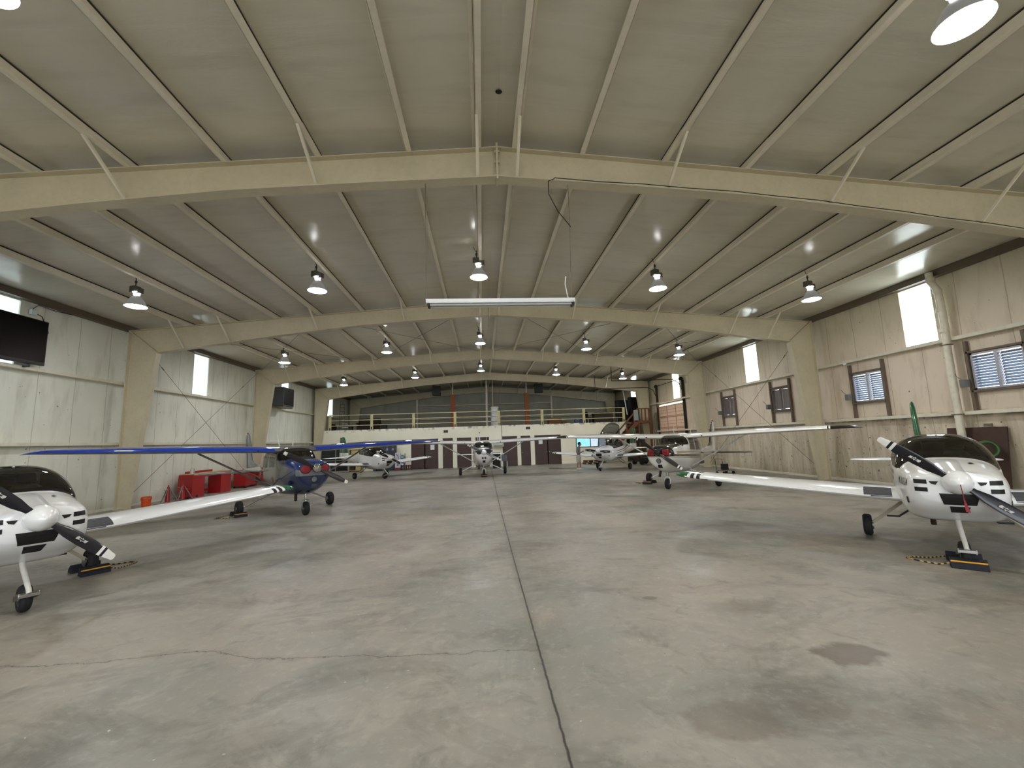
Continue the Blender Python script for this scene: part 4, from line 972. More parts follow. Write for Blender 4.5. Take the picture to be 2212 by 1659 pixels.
# posts and pipes rising through the loft
tag(MB().tube([(0.46, 38.9, ZL), (0.50, 38.9, 7.9)], 0.10, 14).build('steel_post', M_PURL, None, 50), 'cream round steel post rising from the loft to the ridge', 'post')
tag(MB().tube([(1.02, 38.9, ZL), (1.04, 38.9, 7.85)], 0.035, 8).build('vent_pipe', M_PURL, None, 50), 'thin grey pipe rising beside the round steel post on the loft', 'pipe')
tag(MB().tube([(1.62, YM-0.02, 1.9), (1.60, YM-0.02, 3.0), (1.56, YM-0.05, 4.2), (1.56, 36.4, 7.7)], 0.016, 6).build('hanging_cable', M_ROD, None, 50), 'thin cable dropping from the roof to the office wall beside the drum stack', 'cable')
M_DRUM = mat('white_drum', (240, 241, 236), 0.4)
for i in range(4):
    z = ZL+i*0.44
    tag(MB().lathe([(0.33, 0), (0.35, 0.02), (0.35, 0.11), (0.335, 0.13), (0.335, 0.26), (0.35, 0.28), (0.35, 0.39), (0.33, 0.41), (0.30, 0.425), (0, 0.425)], (1.14, 37.6, z), (0, 0, 1), 28).build('plastic_drum', M_DRUM, None, 40),
        'white plastic loft drum beside the steel post, %s of its stack' % ('bottom', 'second from the bottom', 'third from the bottom', 'top')[i], 'drum', 'white drums stacked on the loft')
M_OR = mat('orange_timber', (150, 78, 26), 0.55, vary=0.15, vscale=8)
for x, lab in ((-2.58, 'orange wooden post on the loft nearer the folding ladder'), (4.15, 'orange wooden post on the loft nearer the stairs')):
    T = thing('timber_post', lab, 'post', (x, 39, ZL), 0, 'orange posts on the loft')
    MB().box(-0.2, 0.2, -0.1, 0.1, 0, 3.05).build('post_boards', M_OR, T, None, 0.01); MB().tube([(0, 0, 3.05), (0, 0, 4.2)], 0.045, 10).build('post_rod', M_PURL, T)
M_HEAT = mat('heater_dark', (44, 44, 46), 0.5)
for x, lab in ((-4.05, 'dark unit heater hung over the loft, on the lamp-pink side'), (5.30, 'dark unit heater hung over the loft, toward the stairs')):
    T = thing('unit_heater', lab.replace(', on the lamp-pink side', ' toward the folding ladder'), 'heater', (x, 39, 6.3), 0, 'unit heaters over the loft')
    MB().box(-0.36, 0.36, -0.3, 0.3, 0, 0.84).build('heater_case', M_HEAT, T, None, 0.02)
    for k_ in range(7): MB().box(-0.31, 0.31, -0.33, -0.30, 0.08+k_*0.1, 0.13+k_*0.1).build('louvre', M_BLACK, T)
    MB().box(-0.3, -0.28, -0.01, 0.01, 0.84, 1.35).box(0.28, 0.3, -0.01, 0.01, 0.84, 1.35).build('hanger', M_ROD, T)
# end wall framing
for x in (-6.6, 7.35): tag(MB().box(x-0.09, x+0.09, YE-0.32, YE-0.06, ZL, rz(x-XR)-0.55).build('wind_column', M_PURL), 'slim vertical steel column on the end wall, on the %s side of the loft' % ('ladder' if x < 0 else 'stairs'), 'column', 'end wall columns')
for z, a, b in ((4.4, -13.3, 14.1), (5.8, -6.5, 7.3)): tag(MB().box(a, b, YE-0.2, YE-0.01, z, z+0.02).box(a, b, YE-0.2, YE-0.18, z, z+0.09).build('end_girt', M_PURL), '%s steel girt across the end wall of the loft' % ('low' if z < 5 else 'upper'), 'girt')

# stairs
M_WOOD = mat('stained_wood', (98, 58, 34), 0.5, vary=0.18, vscale=6); M_WOODD = mat('dark_wood', (70, 40, 28), 0.6, vary=0.15)
T = thing('staircase', 'brown wooden stairs climbing to the landing at the stair end of the loft', 'stairs', (0, 34.35, 0))
xa, xb = 9.4, 12.55
def sz(x): return ZL*(x-xa)/(xb-xa)
n_ = 16
for i in range(n_):
    x = xa+(xb-xa)*i/n_; z = ZL*(i+1)/n_
    MB().box(x, x+0.28, -0.45, 0.45, z-0.04, z).build('stair_tread', M_WOODD, T)
for s_ in (-1, 1): MB().bar((xa, s_*0.46, 0.02), (xb, s_*0.46, ZL-0.12), 0.05, 0.28, (0, 1, 0)).build('stringer', M_WOOD, T)
MB().bar((xa+0.1, -0.46, 1.02), (xb+0.1, -0.46, ZL+0.98), 0.06, 0.12, (0, 1, 0)).build('handrail', M_WOOD, T)
for i in range(5):
    x = xa+0.25+i*0.66; MB().box(x-0.045, x+0.045, -0.51, -0.43, sz(x), sz(x)+1.02).build('baluster', M_WOOD, T)
MB().box(xb, 13.7, -0.5, 0.9, ZL-0.2, ZL-0.0).build('landing', M_WOOD, T)
MB().box(xb, 13.7, -0.5, -0.42, ZL+0.92, ZL+1.0).build('handrail', M_WOOD, T)
for x in (12.6, 12.95, 13.25, 13.55, 13.62): MB().box(x-0.045, x+0.045, -0.5, -0.42, ZL, ZL+0.95).build('baluster', M_WOOD, T)
MB().box(13.55, 13.68, -0.5, -0.36, 0, ZL-0.2).box(12.6, 12.7, -0.5, -0.4, 0, ZL-0.2).build('landing_post', M_WOOD, T)
MB().box(12.25, 12.62, -0.56, -0.54, ZL+0.02, ZL+0.86).build('rail_panel', mat('grey_board', (128, 136, 134), 0.6), T)

# things kept on the loft
def crate(name, lab, cat, x0, x1, y0, y1, z0, h, m_, lid=None, grp=None):
    T = thing(name, lab, cat, ((x0+x1)/2, (y0+y1)/2, z0), 0, grp); a, b = (x1-x0)/2, (y1-y0)/2
    MB().box(-a, a, -b, b, 0, h).build('box_body', m_, T, None, 0.008)
    if lid: MB().box(-a-0.01, a+0.01, -0.03, 0.03, h*0.02, h+0.004).build('packing_tape', lid, T)
    return T
M_CARD = mat('cardboard', (120, 84, 54), 0.8, vary=0.1); M_TAPE = mat('packing_tape', (160, 130, 90), 0.3)
crate('cardboard_carton', 'large brown cardboard carton on the loft beside the blue water bottles', 'box', 5.85, 7.0, 37.3, 38.0, ZL, 0.60, M_CARD, M_TAPE)
crate('cardboard_carton', 'smaller cardboard carton against the larger carton on the loft', 'box', 7.05, 7.45, 37.3, 37.8, ZL, 0.30, M_CARD, M_TAPE)
M_JUG = mat('blue_polycarbonate', (38, 62, 130), 0.15, coat=0.5)
for x, lab in ((8.18, 'blue water bottle on the loft beside the cardboard cartons'), (8.62, 'blue water bottle on the loft beside the railing post')):
    T = thing('water_bottle', lab, 'water bottle', (x, 36.9, ZL), 0, 'blue water bottles on the loft')
    MB().lathe([(0.12, 0), (0.14, 0.02), (0.14, 0.12), (0.132, 0.14), (0.14, 0.16), (0.14, 0.3), (0.10, 0.38), (0.035, 0.42), (0.03, 0.47)], (0, 0, 0), (0, 0, 1), 24).build('bottle_body', M_JUG, T, 50)
    MB().lathe([(0.034, 0.46), (0.034, 0.49), (0, 0.495)], (0, 0, 0), (0, 0, 1), 14).build('bottle_cap', mat('cap_white', (220, 220, 225), 0.4), T, 50)
M_DKW = mat('dark_veneer', (44, 33, 28), 0.5, vary=0.1)
T = thing('desk', 'dark brown desk standing on the loft before the end of the railing', 'desk', (10.75, 37.6, ZL))
MB().box(-0.85, 0.85, -0.4, 0.4, 0.92, 0.97).build('desk_top', M_DKW, T, None, 0.01)
MB().box(-0.83, 0.83, -0.36, -0.34, 0.1, 0.92).build('modesty_panel', M_DKW, T); [MB().box(x-0.02, x+0.02, -0.36, 0.38, 0, 0.92).build('side_panel', M_DKW, T) for x in (-0.83, 0.83)]
def chair(x, y, r_, lab):
    T = thing('office_chair', lab, 'chair', (x, y, ZL), r_, 'black office chairs on the loft')
    MB().box(-0.24, 0.24, -0.24, 0.24, 0.45, 0.53).build('seat', M_DARK, T, None, 0.03); MB().loft([[(a*0.22*k_, 0.24+b*0.03, 0.55+t) for a, b in ((-1, -1), (1, -1), (1, 1), (-1, 1))] for t, k_ in ((0, 0.9), (0.3, 1), (0.5, 0.85))]).build('backrest', M_DARK, T, 50, 0.02)
    MB().tube([(0, 0, 0.08), (0, 0, 0.45)], 0.03, 10).build('gas_post', M_STEEL, T)
    b = MB(); [b.tube([(0, 0, 0.1), (0.28*math.cos(q), 0.28*math.sin(q), 0.05)], 0.018, 6) for q in [2*PI*k_/5 for k_ in range(5)]]; b.build('star_base', M_DARK, T)
    for s_ in (-1, 1): MB().tube([(s_*0.25, 0.05, 0.5), (s_*0.29, 0.05, 0.7), (s_*0.29, -0.15, 0.72)], 0.014, 6).build('armrest', M_DARK, T)
chair(9.35, 37.2, 0.5, 'black office chair on the loft between the water bottles and the desk')
chair(11.95, 37.2, -1.9, 'black office chair on the loft beyond the desk')
T = thing('cabinet', 'low dark cabinet with white papers on the loft beside the railing post', 'cabinet', (9.4, 38.0, ZL)); MB().box(-0.4, 0.4, -0.25, 0.25, 0, 0.42).build('cabinet_body', M_DARK, T, None, 0.01); MB().box(-0.3, 0.1, -0.2, 0.1, 0.42, 0.45).build('papers', mat('paper_white', (232, 234, 240), 0.6), T)
for x, lab in ((-9.9, 'x'),):
    T = thing('sofa', 'dark red-brown sofa standing on the loft near the folding ladder', 'sofa', (-9.75, 37.9, ZL)); M_SOF = mat('sofa_dark', (40, 22, 20), 0.7)
    MB().box(-0.95, 0.95, -0.4, 0.4, 0.05, 0.45).build('seat_base', M_SOF, T, None, 0.05); MB().box(-0.95, 0.95, 0.15, 0.4, 0.45, 1.05).build('backrest', M_SOF, T, None, 0.08)
    for s_ in (-1, 1): MB().box(s_*0.85-0.12, s_*0.85+0.12, -0.4, 0.4, 0.4, 0.68).build('armrest', M_SOF, T, None, 0.05)
crate('storage_bin', 'black storage bin on the loft at the end of the dark sofa', 'bin', -8.75, -8.2, 37.4, 37.9, ZL, 0.5, M_DARK)
def ladder(x, y, h, tilt, lab, mm, wd=0.4):
    T = thing('step_ladder', lab, 'ladder', (x, y, ZL), 0.3)
    for k_, (s2, nm) in enumerate(((-1, 'ladder_front'), (1, 'ladder_back'))):
        m = MB()
        for s_ in (-1, 1): m.bar((s_*wd*0.6, s2*tilt, 0.01), (s_*wd*0.4, 0, h), 0.025, 0.06, (1, 0, 0))
        for q in range(1, int(h/0.3)):
            t = q*0.3/h; m.bar((-wd*(0.6-0.2*t), s2*tilt*(1-t), q*0.3), (wd*(0.6-0.2*t), s2*tilt*(1-t), q*0.3), 0.02 if s2 > 0 else 0.08, 0.02, (0, 1, 0))
        m.build(nm, mm, T)
    MB().box(-wd*0.45, wd*0.45, -0.1, 0.1, h, h+0.03).build('ladder_top', M_DARK, T)
M_ALU = mat('aluminium_brushed', (150, 154, 156), 0.4, 0.9)
ladder(-12.25, 38.6, 2.4, 0.65, 'tall open step ladder at the corner of the loft', mat('ladder_dark', (60, 62, 66), 0.5, 0.4))
ladder(-11.55, 37.2, 1.35, 0.35, 'short aluminium step ladder on the loft beside the sofa', M_ALU)
tag(MB().lathe([(0.17, -0.09), (0.22, -0.1), (0.30, -0.08), (0.31, 0), (0.30, 0.08), (0.22, 0.1), (0.17, 0.09)], (-12.45, 36.9, ZL+0.31), (0.15, 1, 0), 28).build('spare_tyre', M_TYRE, None, 40), 'loose tyre standing on the loft beside the first railing posts', 'tyre')
crate('storage_bin', 'dark storage bin low on the loft behind the loose tyre', 'bin', -11.2, -10.9, 36.9, 37.3, ZL, 0.35, M_DARK)
M_LOCK = mat('locker_slate', (52, 58, 72), 0.35, vary=0.05)
# wardrobes on the loft by the stair landing
T = thing('wardrobe', 'tall black cabinet on the loft behind the stair landing, nearer the railing end', 'cabinet', (12.75, 38.2, ZL)); MB().box(-0.5, 0.5, -0.35, 0.35, 0, 2.05).build('cabinet_body', M_DARK, T, None, 0.01); MB().box(-0.48, -0.01, -0.37, -0.35, 0.05, 2.0).build('cabinet_door', M_DARK, T); MB().box(0.01, 0.48, -0.37, -0.35, 0.05, 2.0).build('cabinet_door', M_DARK, T)
T = thing('speaker', 'tall black box leaning by the daylight panel on the loft', 'cabinet', (13.75, 38.0, ZL), 0.12); MB().box(-0.35, 0.35, -0.3, 0.3, 0, 2.3).build('cabinet_body', M_DARK, T, None, 0.01); MB().box(-0.3, 0.3, -0.31, -0.3, 0.1, 2.2).build('front_cloth', M_BLACK, T)
tag(MB().tube([(12.55, 36.2, 3.9), (12.35, 36.3, 6.0)], 0.045, 8).build('pipe_length', M_WHITE), 'white pipe length leaning up beside the tall black cabinets', 'pipe')

# under the loft, along the office wall
T = thing('locker_bank', 'bank of slate blue metal lockers against the office wall', 'locker', (-7.72, YM-0.28, 0))
MB().box(-0.88, 0.88, -0.22, 0.26, 0.08, 2.05).box(-0.86, 0.86, -0.2, 0.24, 0, 0.08).build('locker_body', M_LOCK, T, None, 0.006)
for i in range(4):
    x = -0.66+0.44*i
    d = MB().box(x-0.205, x+0.205, -0.24, -0.22, 0.12, 2.02).build('locker_door', M_LOCK, T, None, 0.004)
    MB().box(x-0.07, x+0.07, -0.247, -0.24, 1.58, 1.74).build('locker_handle', M_STEEL, d); [MB().box(x-0.08, x+0.08, -0.244, -0.24, 1.84+0.03*k_, 1.852+0.03*k_).build('vent_slot', mat('slot_grey', (110, 112, 116), 0.5), d) for k_ in range(3)]
T = thing('shelf_unit', 'tan wooden shelf unit between the dark glazed opening and the lockers', 'shelf', (-9.95, YM-0.25, 0)); M_TAN = mat('tan_board', (176, 158, 112), 0.6)
[MB().box(x-0.02, x+0.02, -0.2, 0.22, 0, 1.75).build('side_panel', M_TAN, T) for x in (-0.5, 0.5)]; [MB().box(-0.5, 0.5, -0.2, 0.22, z, z+0.03).build('shelf_board', M_TAN, T) for z in (0.1, 0.75, 1.35, 1.72)]
crate('carton', 'tan carton on the top board of the wooden shelf unit', 'box', -10.3, -9.75, YM-0.4, YM-0.1, 1.38, 0.28, mat('carton_tan', (190, 172, 120), 0.7))
crate('carton', 'dark brown carton on the lowest board of the shelf unit', 'box', -10.35, -10.05, YM-0.4, YM-0.1, 0.13, 0.5, M_DKW)
crate('carton', 'pale carton beside the dark one on the lowest shelf board', 'box', -9.95, -9.55, YM-0.4, YM-0.1, 0.13, 0.45, mat('carton_tan', (190, 172, 120), 0.7))
M_CASE = mat('case_white', (206, 206, 214), 0.5); M_CPR = mat('case_print', (96, 98, 108), 0.5)
for i, (z, lab) in enumerate(((0.22, 'lower'), (0.80, 'upper'))):
    T = thing('bottle_case', '%s white printed case in the stack beside the lockers' % lab, 'case', (-6.62, YM-0.75, z), 0, 'white cases beside the lockers')
    MB().box(-0.19, 0.19, -0.15, 0.15, 0, 0.56).build('case_body', M_CASE, T, None, 0.01)
    random.seed(i); p = MB(); [p.box(a-0.03, a+0.035, -0.154, -0.15, b, b+0.06) for a, b in [(random.uniform(-0.14, 0.13), random.uniform(0.05, 0.46)) for _ in range(9)]]; p.build('printed_marks', M_CPR, T)
crate('tool_bag', 'small reddish bag under the white printed cases', 'bag', -6.82, -6.42, YM-0.9, YM-0.6, 0, 0.215, mat('bag_red', (110, 60, 66), 0.8))
for z, lab, cc in ((0.46, 'lower', (88, 100, 150)), (1.02, 'upper', (96, 128, 146))):
    T = thing('water_bottle', '%s blue water bottle lying end-on in the rack beside the lockers' % lab, 'water bottle', (-6.32, YM-0.35, z), 0, 'water bottles beside the lockers')
    MB().lathe([(0.0, -0.25), (0.15, -0.24), (0.17, -0.2), (0.17, 0.1), (0.06, 0.22)], (0, 0, 0), (0, 1, 0), 26).build('bottle_body', mat('bottle_blue%d' % int(z*100), cc, 0.2, coat=0.4), T, 50)
    MB().box(-0.10, 0.10, -0.256, -0.25, -0.045, 0.045).build('bottle_label', mat('label_pale', (196, 204, 222), 0.5), T)
T = thing('bottle_rack', 'dark wire rack holding the two lying water bottles', 'rack', (-6.32, YM-0.35, 0))
[MB().tube([(s_*0.19, y_, 0), (s_*0.19, y_, 1.3)], 0.012, 6).build('rack_upright', M_DARK, T) for s_ in (-1, 1) for y_ in (-0.2, 0.2)]; [MB().box(-0.19, 0.19, -0.2, 0.2, z-0.015, z).build('rack_shelf', M_DARK, T) for z in (0.285, 0.845)]
T = thing('pallet', 'upright dark slatted pallet against the wall between the water bottles and the double door', 'pallet', (-5.98, YM-0.62, 0)); [MB().box(-0.42+i*0.18, -0.31+i*0.18, -0.05, 0.03, 0, 0.40).build('slat', M_DKW, T) for i in range(5)]; MB().box(-0.44, 0.44, 0.03, 0.06, 0.05, 0.12).box(-0.44, 0.44, 0.03, 0.06, 0.28, 0.38).build('cross_board', M_OR, T)
crate('waste_bin', 'tall black bin standing behind the small white airplane', 'bin', 0.75, 1.35, 33.0, 33.5, 0, 1.15, M_BLACK)
T = thing('office_chair', 'grey chair standing against the wall beside the black bin', 'chair', (1.72, 34.4, 0)); MB().box(-0.22, 0.22, -0.22, 0.22, 0.42, 0.48).build('seat', M_CPR, T, None, 0.02); MB().box(-0.22, 0.22, 0.2, 0.24, 0.5, 0.9).build('backrest', M_CPR, T, None, 0.015); [MB().box(a-0.015, a+0.015, b-0.015, b+0.015, 0, 0.42).build('leg', M_STEEL, T) for a in (-0.2, 0.2) for b in (-0.2, 0.2)]
for i, (x, y, z, lab) in enumerate(((8.35, 34.0, 0, 'lower wooden pallet of the stack near the stairs'), (8.45, 34.05, 0.16, 'upper wooden pallet of the stack near the stairs'))):
    T = thing('pallet', lab, 'pallet', (x, y-0.55, z), 0.1*i, 'pallets near the stairs')
    [MB().box(-0.5, 0.5, -0.4+k_*0.17, -0.29+k_*0.17, 0.12, 0.14).build('deck_board', M_WOOD, T) for k_ in range(5)]; [MB().box(x_-0.04, x_+0.04, -0.4, 0.4, 0, 0.12).build('bearer', M_WOODD, T) for x_ in (-0.45, 0, 0.45)]

# ------------------------------------------------------------------ wall fittings
XWL, XWR = fx(-WX), fx(WX)
T = thing('television', 'large black wall mounted screen high on the pale wall', 'television', (XWL+0.36, 12.75, 4.72))
MB().box(-0.05, 0.05, -0.95, 0.95, 0, 1.36).build('screen_case', M_DARK, T, None, 0.015); MB().box(0.05, 0.056, -0.92, 0.92, 0.10, 1.33).build('screen', mat('screen_glass', (6, 6, 8), 0.25, spec=0.15), T)
MB().box(-0.36, -0.05, -0.2, 0.2, 0.5, 0.9).box(-0.3, 0.02, 0.5, 0.56, -0.1, 0.0).build('wall_bracket', M_DARK, T)
T = thing('camera_cable_box', 'small white junction box with a black cable above the wall screen', 'junction box', (XWL+0.06, 13.55, 6.28)); MB().box(-0.04, 0.05, -0.09, 0.09, 0, 0.16).build('box_body', mat('box_pale', (206, 214, 220), 0.4), T, None, 0.01)
MB().tube([(0.02, 0.1, 0.06), (0.06, 0.22, 0.0), (0.1, 0.26, -0.2), (0.12, 0.36, -0.38), (0.2, 0.3, -0.5), (0.25, 0.2, -0.48)], 0.014, 6).tube([(0.02, -0.05, 0.16), (0.03, 0.1, 0.34), (0.03, 0.6, 0.32), (0.03, 1.2, 0.36)], 0.010, 6).build('cable', M_CORD, T, 60)
T = thing('heater', 'grey box heater mounted under the daylight panel on the pale wall beyond the third frame', 'heater', (-12.95, 28.9, 4.72))
MB().box(-0.38, 0.34, -0.75, 0.75, 0, 1.2).build('heater_case', mat('heater_grey', (86, 90, 96), 0.5), T, None, 0.02); MB().box(0.34, 0.36, -0.7, 0.7, 0.06, 1.14).build('grille', M_DARK, T); MB().box(-0.5, 0.3, -0.7, 0.7, -0.1, -0.02).build('bracket', M_ROD, T)
for (x, y, z, lab) in ((XWL+0.08, 17.4, 1.2, 'small grey socket box beside the second frame column on the pale wall'), (XWR-0.08, 17.35, 1.42, 'small grey socket box with two conduits beside the second frame column on the louvred wall')):
    T = thing('socket_box', lab, 'socket box', (x, y, z)); MB().box(-0.06, 0.06, -0.07, 0.07, 0, 0.14).build('box_body', mat('box_grey', (130, 128, 118), 0.4, 0.5), T, None, 0.01)
    for q in (-0.03, 0.03): MB().tube([(0, q, 0.14), (0, q, 1.0)], 0.011, 6).build('conduit', M_PURL, T)
tag(MB().lathe([(0.07, 0), (0.07, 0.05), (0.05, 0.06), (0, 0.06)], (XWR-0.2, 15.5, 4.56), (-1, 0, 0), 20).build('smoke_detector', mat('detector_white', (214, 214, 226), 0.4)), 'round white sensor on the upper girt beside the lit louvred vent', 'sensor')
T = thing('downspout', 'cream rain pipe running down the louvred wall past the plywood sheet', 'pipe', (XWR-0.30, 11.75, 0))
MB().tube([(-0.05, 0.12, 6.78), (-0.05, 0.12, 6.5), (0.0, 0.0, 6.2), (0, -0.03, 5.6), (0.02, -0.02, 4.9), (0, 0, 4.3), (0, 0, 0.0)], 0.095, 14).build('pipe_body', M_GIRT, T, 60)
for z in (6.55, 6.15, 5.55, 4.9): MB().lathe([(0.11, 0), (0.115, 0.06), (0.11, 0.12)], (0 if z < 6.5 else -0.04, 0 if z < 6.5 else 0.11, z-0.06), (0, 0, 1), 16).build('pipe_collar', M_GIRT, T, 60)
for z in (4.45, 2.35): MB().box(-0.11, 0.11, -0.11, 0.11, z-0.012, z+0.012).build('pipe_strap', M_ROD, T)

# louvred vents
M_SLA = mat('louvre_open', (128, 142, 160), 0.4, 0.2); M_SLC = mat('louvre_closed', (112, 104, 100), 0.5, 0.2); M_FRD = mat('vent_frame_brown', (104, 90, 76), 0.55); M_FRL = mat('vent_frame_alu', (176, 176, 182), 0.4, 0.6)
VLAB = ['louvred vent with open bright slats beside the rain pipe', 'louvred vent with open bright slats below the round sensor', 'closed grey louvred vent beside the second frame column', 'closed grey louvred vent farther along, before the third frame']
for i, (a, b) in enumerate(VENT):
    op = i < 2; T = thing('louvred_vent', VLAB[i], 'vent', (XWR, (a+b)/2, VZ[0]), 0, 'louvred wall vents'); h = (b-a)/2; H_ = VZ[1]-VZ[0]
    m = MB(); m.box(-0.07, 0.1, -h, -h+0.05, 0, H_).box(-0.07, 0.1, h-0.05, h, 0, H_).box(-0.07, 0.1, -h, h, 0, 0.05).box(-0.07, 0.1, -h, h, H_-0.05, H_).box(-0.075, 0.1, -0.04, 0.04, 0, H_); m.build('vent_frame', M_FRL if op else M_SLC, T)
    for s_ in (-1, 1):
        m = MB(); n_ = 12
        for k_ in range(n_):
            z = 0.07+(H_-0.14)*(k_+0.5)/n_; ang = 0.90 if op else 1.25; wv = 0.095
            c0 = s_*h/2; m.bar((0.02, c0-h/2+0.05, z), (0.02, c0+h/2-0.05, z), wv, 0.006, (math.cos(ang), 0, math.sin(ang)))
        m.build('louvre_slats', M_SLA if op else M_SLC, T)
    for q in (-h-0.06, h+0.06): MB().box(-0.12, -0.02, q-0.04, q+0.04, -0.60, 1.45).build('jamb', M_FRD, T)
    [MB().box(-0.12, -0.02, -h-0.06, h+0.06, za_, za_+0.06).build('vent_rail', M_FRD, T) for za_ in (-0.07, H_+0.01)]
    MB().box(-0.3, -0.12, h+0.06, h+0.2, 0.1, 0.32).tube([(-0.25, h+0.15, 0.3), (-0.38, h+0.2, 0.45), (-0.5, h+0.1, 0.5)], 0.008, 6).build('actuator_box', mat('actuator_grey', (104, 104, 100), 0.4), T)

# sectional door in the louvred wall
T = thing('door_20', 'pinkish wooden sectional overhead door in the side wall near the stairs', 'door', (XWR-0.03, (GAR[0]+GAR[1])/2, 0)); T['kind'] = 'structure'
gw = (GAR[1]-GAR[0])/2; M_PAN = mat('door_panel_wood', (228, 202, 182), 0.6, vary=0.12, vscale=4); M_GR = mat('door_frame_wood', (196, 156, 130), 0.6)
zt_ = 4.34
for k_ in range(5):
    z0 = k_*zt_/5; m = MB()
    m.box(0.0, 0.04, -gw, gw, z0, z0+zt_/5)
    s_ = m.build('door_section', M_PAN, T); g = MB()
    for q in (-gw+0.04, -gw/3, gw/3, gw-0.04): g.box(-0.04, 0, q-0.04, q+0.04, z0+0.01, z0+zt_/5-0.01)
    for zz in (z0+0.04, z0+zt_/5-0.05): g.box(-0.03, 0, -gw, gw, zz-0.03, zz+0.03)
    for zz in (z0+0.28, z0+0.5): g.box(-0.012, 0, -gw, gw, zz, zz+0.025)
    g.build('section_rails', M_GR, s_)
tr = MB()
for q in (-gw-0.06, gw+0.06): tr.tube([(-0.08, q, 0), (-0.08, q, 4.3), (-0.12, q, 5.1), (-0.35, q, 5.7), (-0.8, q, 5.95), (-5.2, q, 5.95)], 0.03, 6).box(-0.16, 0.0, q-0.05, q+0.05, 0, 5.9)
tr.build('door_track', mat('track_dark', (58, 54, 50), 0.5, 0.5), T, 50)
MB().tube([(-0.15, -gw-0.1, 6.0), (-0.15, gw+0.1, 6.0)], 0.025, 8).lathe([(0.14, 0), (0.14, 0.12)], (-0.15, -gw-0.05, 6.0), (0, 1, 0), 20).lathe([(0.14, 0), (0.14, 0.12)], (-0.15, gw-0.07, 6.0), (0, 1, 0), 20).build('torsion_shaft', mat('track_dark', (58, 54, 50), 0.5, 0.5), T, 50)
for q in (-gw, gw): MB().box(-5.2, -5.16, q-0.02, q+0.02, 5.95, rz(WX-5.3)).build('track_hanger', mat('track_dark', (58, 54, 50), 0.5), T)
tag(MB().tube([(fx(WX-4.2), 33.2, rz(9.8)), (fx(WX-4.5), 33.2, 6.0)], 0.03, 6).build('hanging_strap', M_WHITE), 'white strap hanging from the roof beside the overhead door track', 'strap')
# pipes and planks stacked upright in the corner past the overhead door
for i in range(7):
    y = 33.92+i*0.13; hh = 3.7+0.25*math.sin(i*2.1)
    tag(MB().bar((XWR-0.30-0.12*(i % 3), y, 0), (XWR-0.10, y+0.05*(i % 2), hh), 0.07+0.02*(i % 2), 0.06).build('plank', (M_TAN, M_ROD, M_PURL)[i % 3]), '%s upright %s leaning by the overhead door, %s from the door' % (('tan', 'dark', 'cream')[i % 3], ('board', 'board', 'pipe')[i % 3], ORD[i]), 'board', 'boards leaning beside the overhead door')

# rusty board and hose behind the near low wing airplane
T = thing('plywood_sheet', 'reddish brown weathered plywood sheet leaning on the louvred wall', 'board', (XWR-0.28, 11.6, 0))
MB().loft([[(a*0.02+0.22*t, y_, t*1.95) for a, y_ in ((-1, -0.80), (1, -0.80), (1, 0.72), (-1, 0.72))] for t in (0, 1)]).build('sheet', mat('rusty_ply', (72, 50, 40), 0.75, vary=0.3, vscale=5), T)
MB().box(-0.04, 0.0, -0.5, -0.3, 1.97, 2.05).build('bracket', M_ROD, T).location = (0.2, 0, 0)
M_HOSE = mat('green_hose', (58, 104, 52), 0.4)
m = MB()
for k_ in range(6):
    R_ = 0.225-0.012*(k_ % 3); s0 = 0.05*k_; pts = [(XWR-0.42-0.72*s0+0.69*R_*math.cos(q), 11.10-0.69*s0-0.72*R_*math.cos(q), 1.34+R_*math.sin(q)+0.008*math.sin(2*q+k_)) for q in [2*PI*j/30 for j in range(31)]]
    m.tube(pts, 0.022, 8, caps=False)
tag(m.build('garden_hose', M_HOSE, None, 60), 'coiled green hose hung in front of the brown plywood sheet', 'hose')

# ------------------------------------------------------------------ workshop things along the pale wall
M_REDP = mat('red_enamel', (158, 18, 20), 0.4, coat=0.3, vary=0.1)
T = thing('bucket', 'orange plastic bucket on the floor beside the second frame column', 'bucket', (-12.75, 17.55, 0))
MB().lathe([(0.13, 0), (0.135, 0.02), (0.155, 0.27), (0.17, 0.28), (0.17, 0.31), (0.158, 0.36), (0.17, 0.365), (0.15, 0.365), (0.13, 0.05), (0, 0.05)], (0, 0, 0), (0, 0, 1), 28).build('bucket_body', mat('orange_plastic', (226, 84, 24), 0.45), T, 40)
MB().tube([(0.17*math.cos(q), 0.17*math.sin(q), 0.36-0.14*abs(math.sin(q))) for q in [PI*j/12+PI for j in range(13)]], 0.005, 6).build('bucket_handle', M_STEEL, T, 60)
def jack(x, y, lab):
    T = thing('tripod_jack', lab, 'jack', (x, y, 0), 0.4, 'red tripod airplane jacks')
    MB().lathe([(0.085, 0.04), (0.075, 0.35), (0.05, 0.5), (0.045, 0.62), (0.02, 0.64), (0.02, 0.70), (0.0, 0.71)], (0, 0, 0), (0, 0, 1), 18).build('jack_body', M_REDP, T, 40)
    for q in (0.3, 0.3+2*PI/3, 0.3+4*PI/3): MB().tube([(0.06*math.cos(q), 0.06*math.sin(q), 0.56), (0.36*math.cos(q), 0.36*math.sin(q), 0.015)], 0.016, 8).build('leg', M_ALU, T, 60)
    MB().tube([(-0.02, 0, 0.5), (-0.16, -0.05, 0.54)], 0.008, 6).build('jack_handle', M_STEEL, T)
jack(-12.6, 18.45, 'red tripod airplane jack beside the orange bucket')
jack(-12.6, 19.3, 'red tripod airplane jack beside the red wheeled floor jack')
T = thing('floor_jack', 'red wheeled floor jack with a black hose beside the red workbench', 'jack', (-12.75, 19.95, 0))
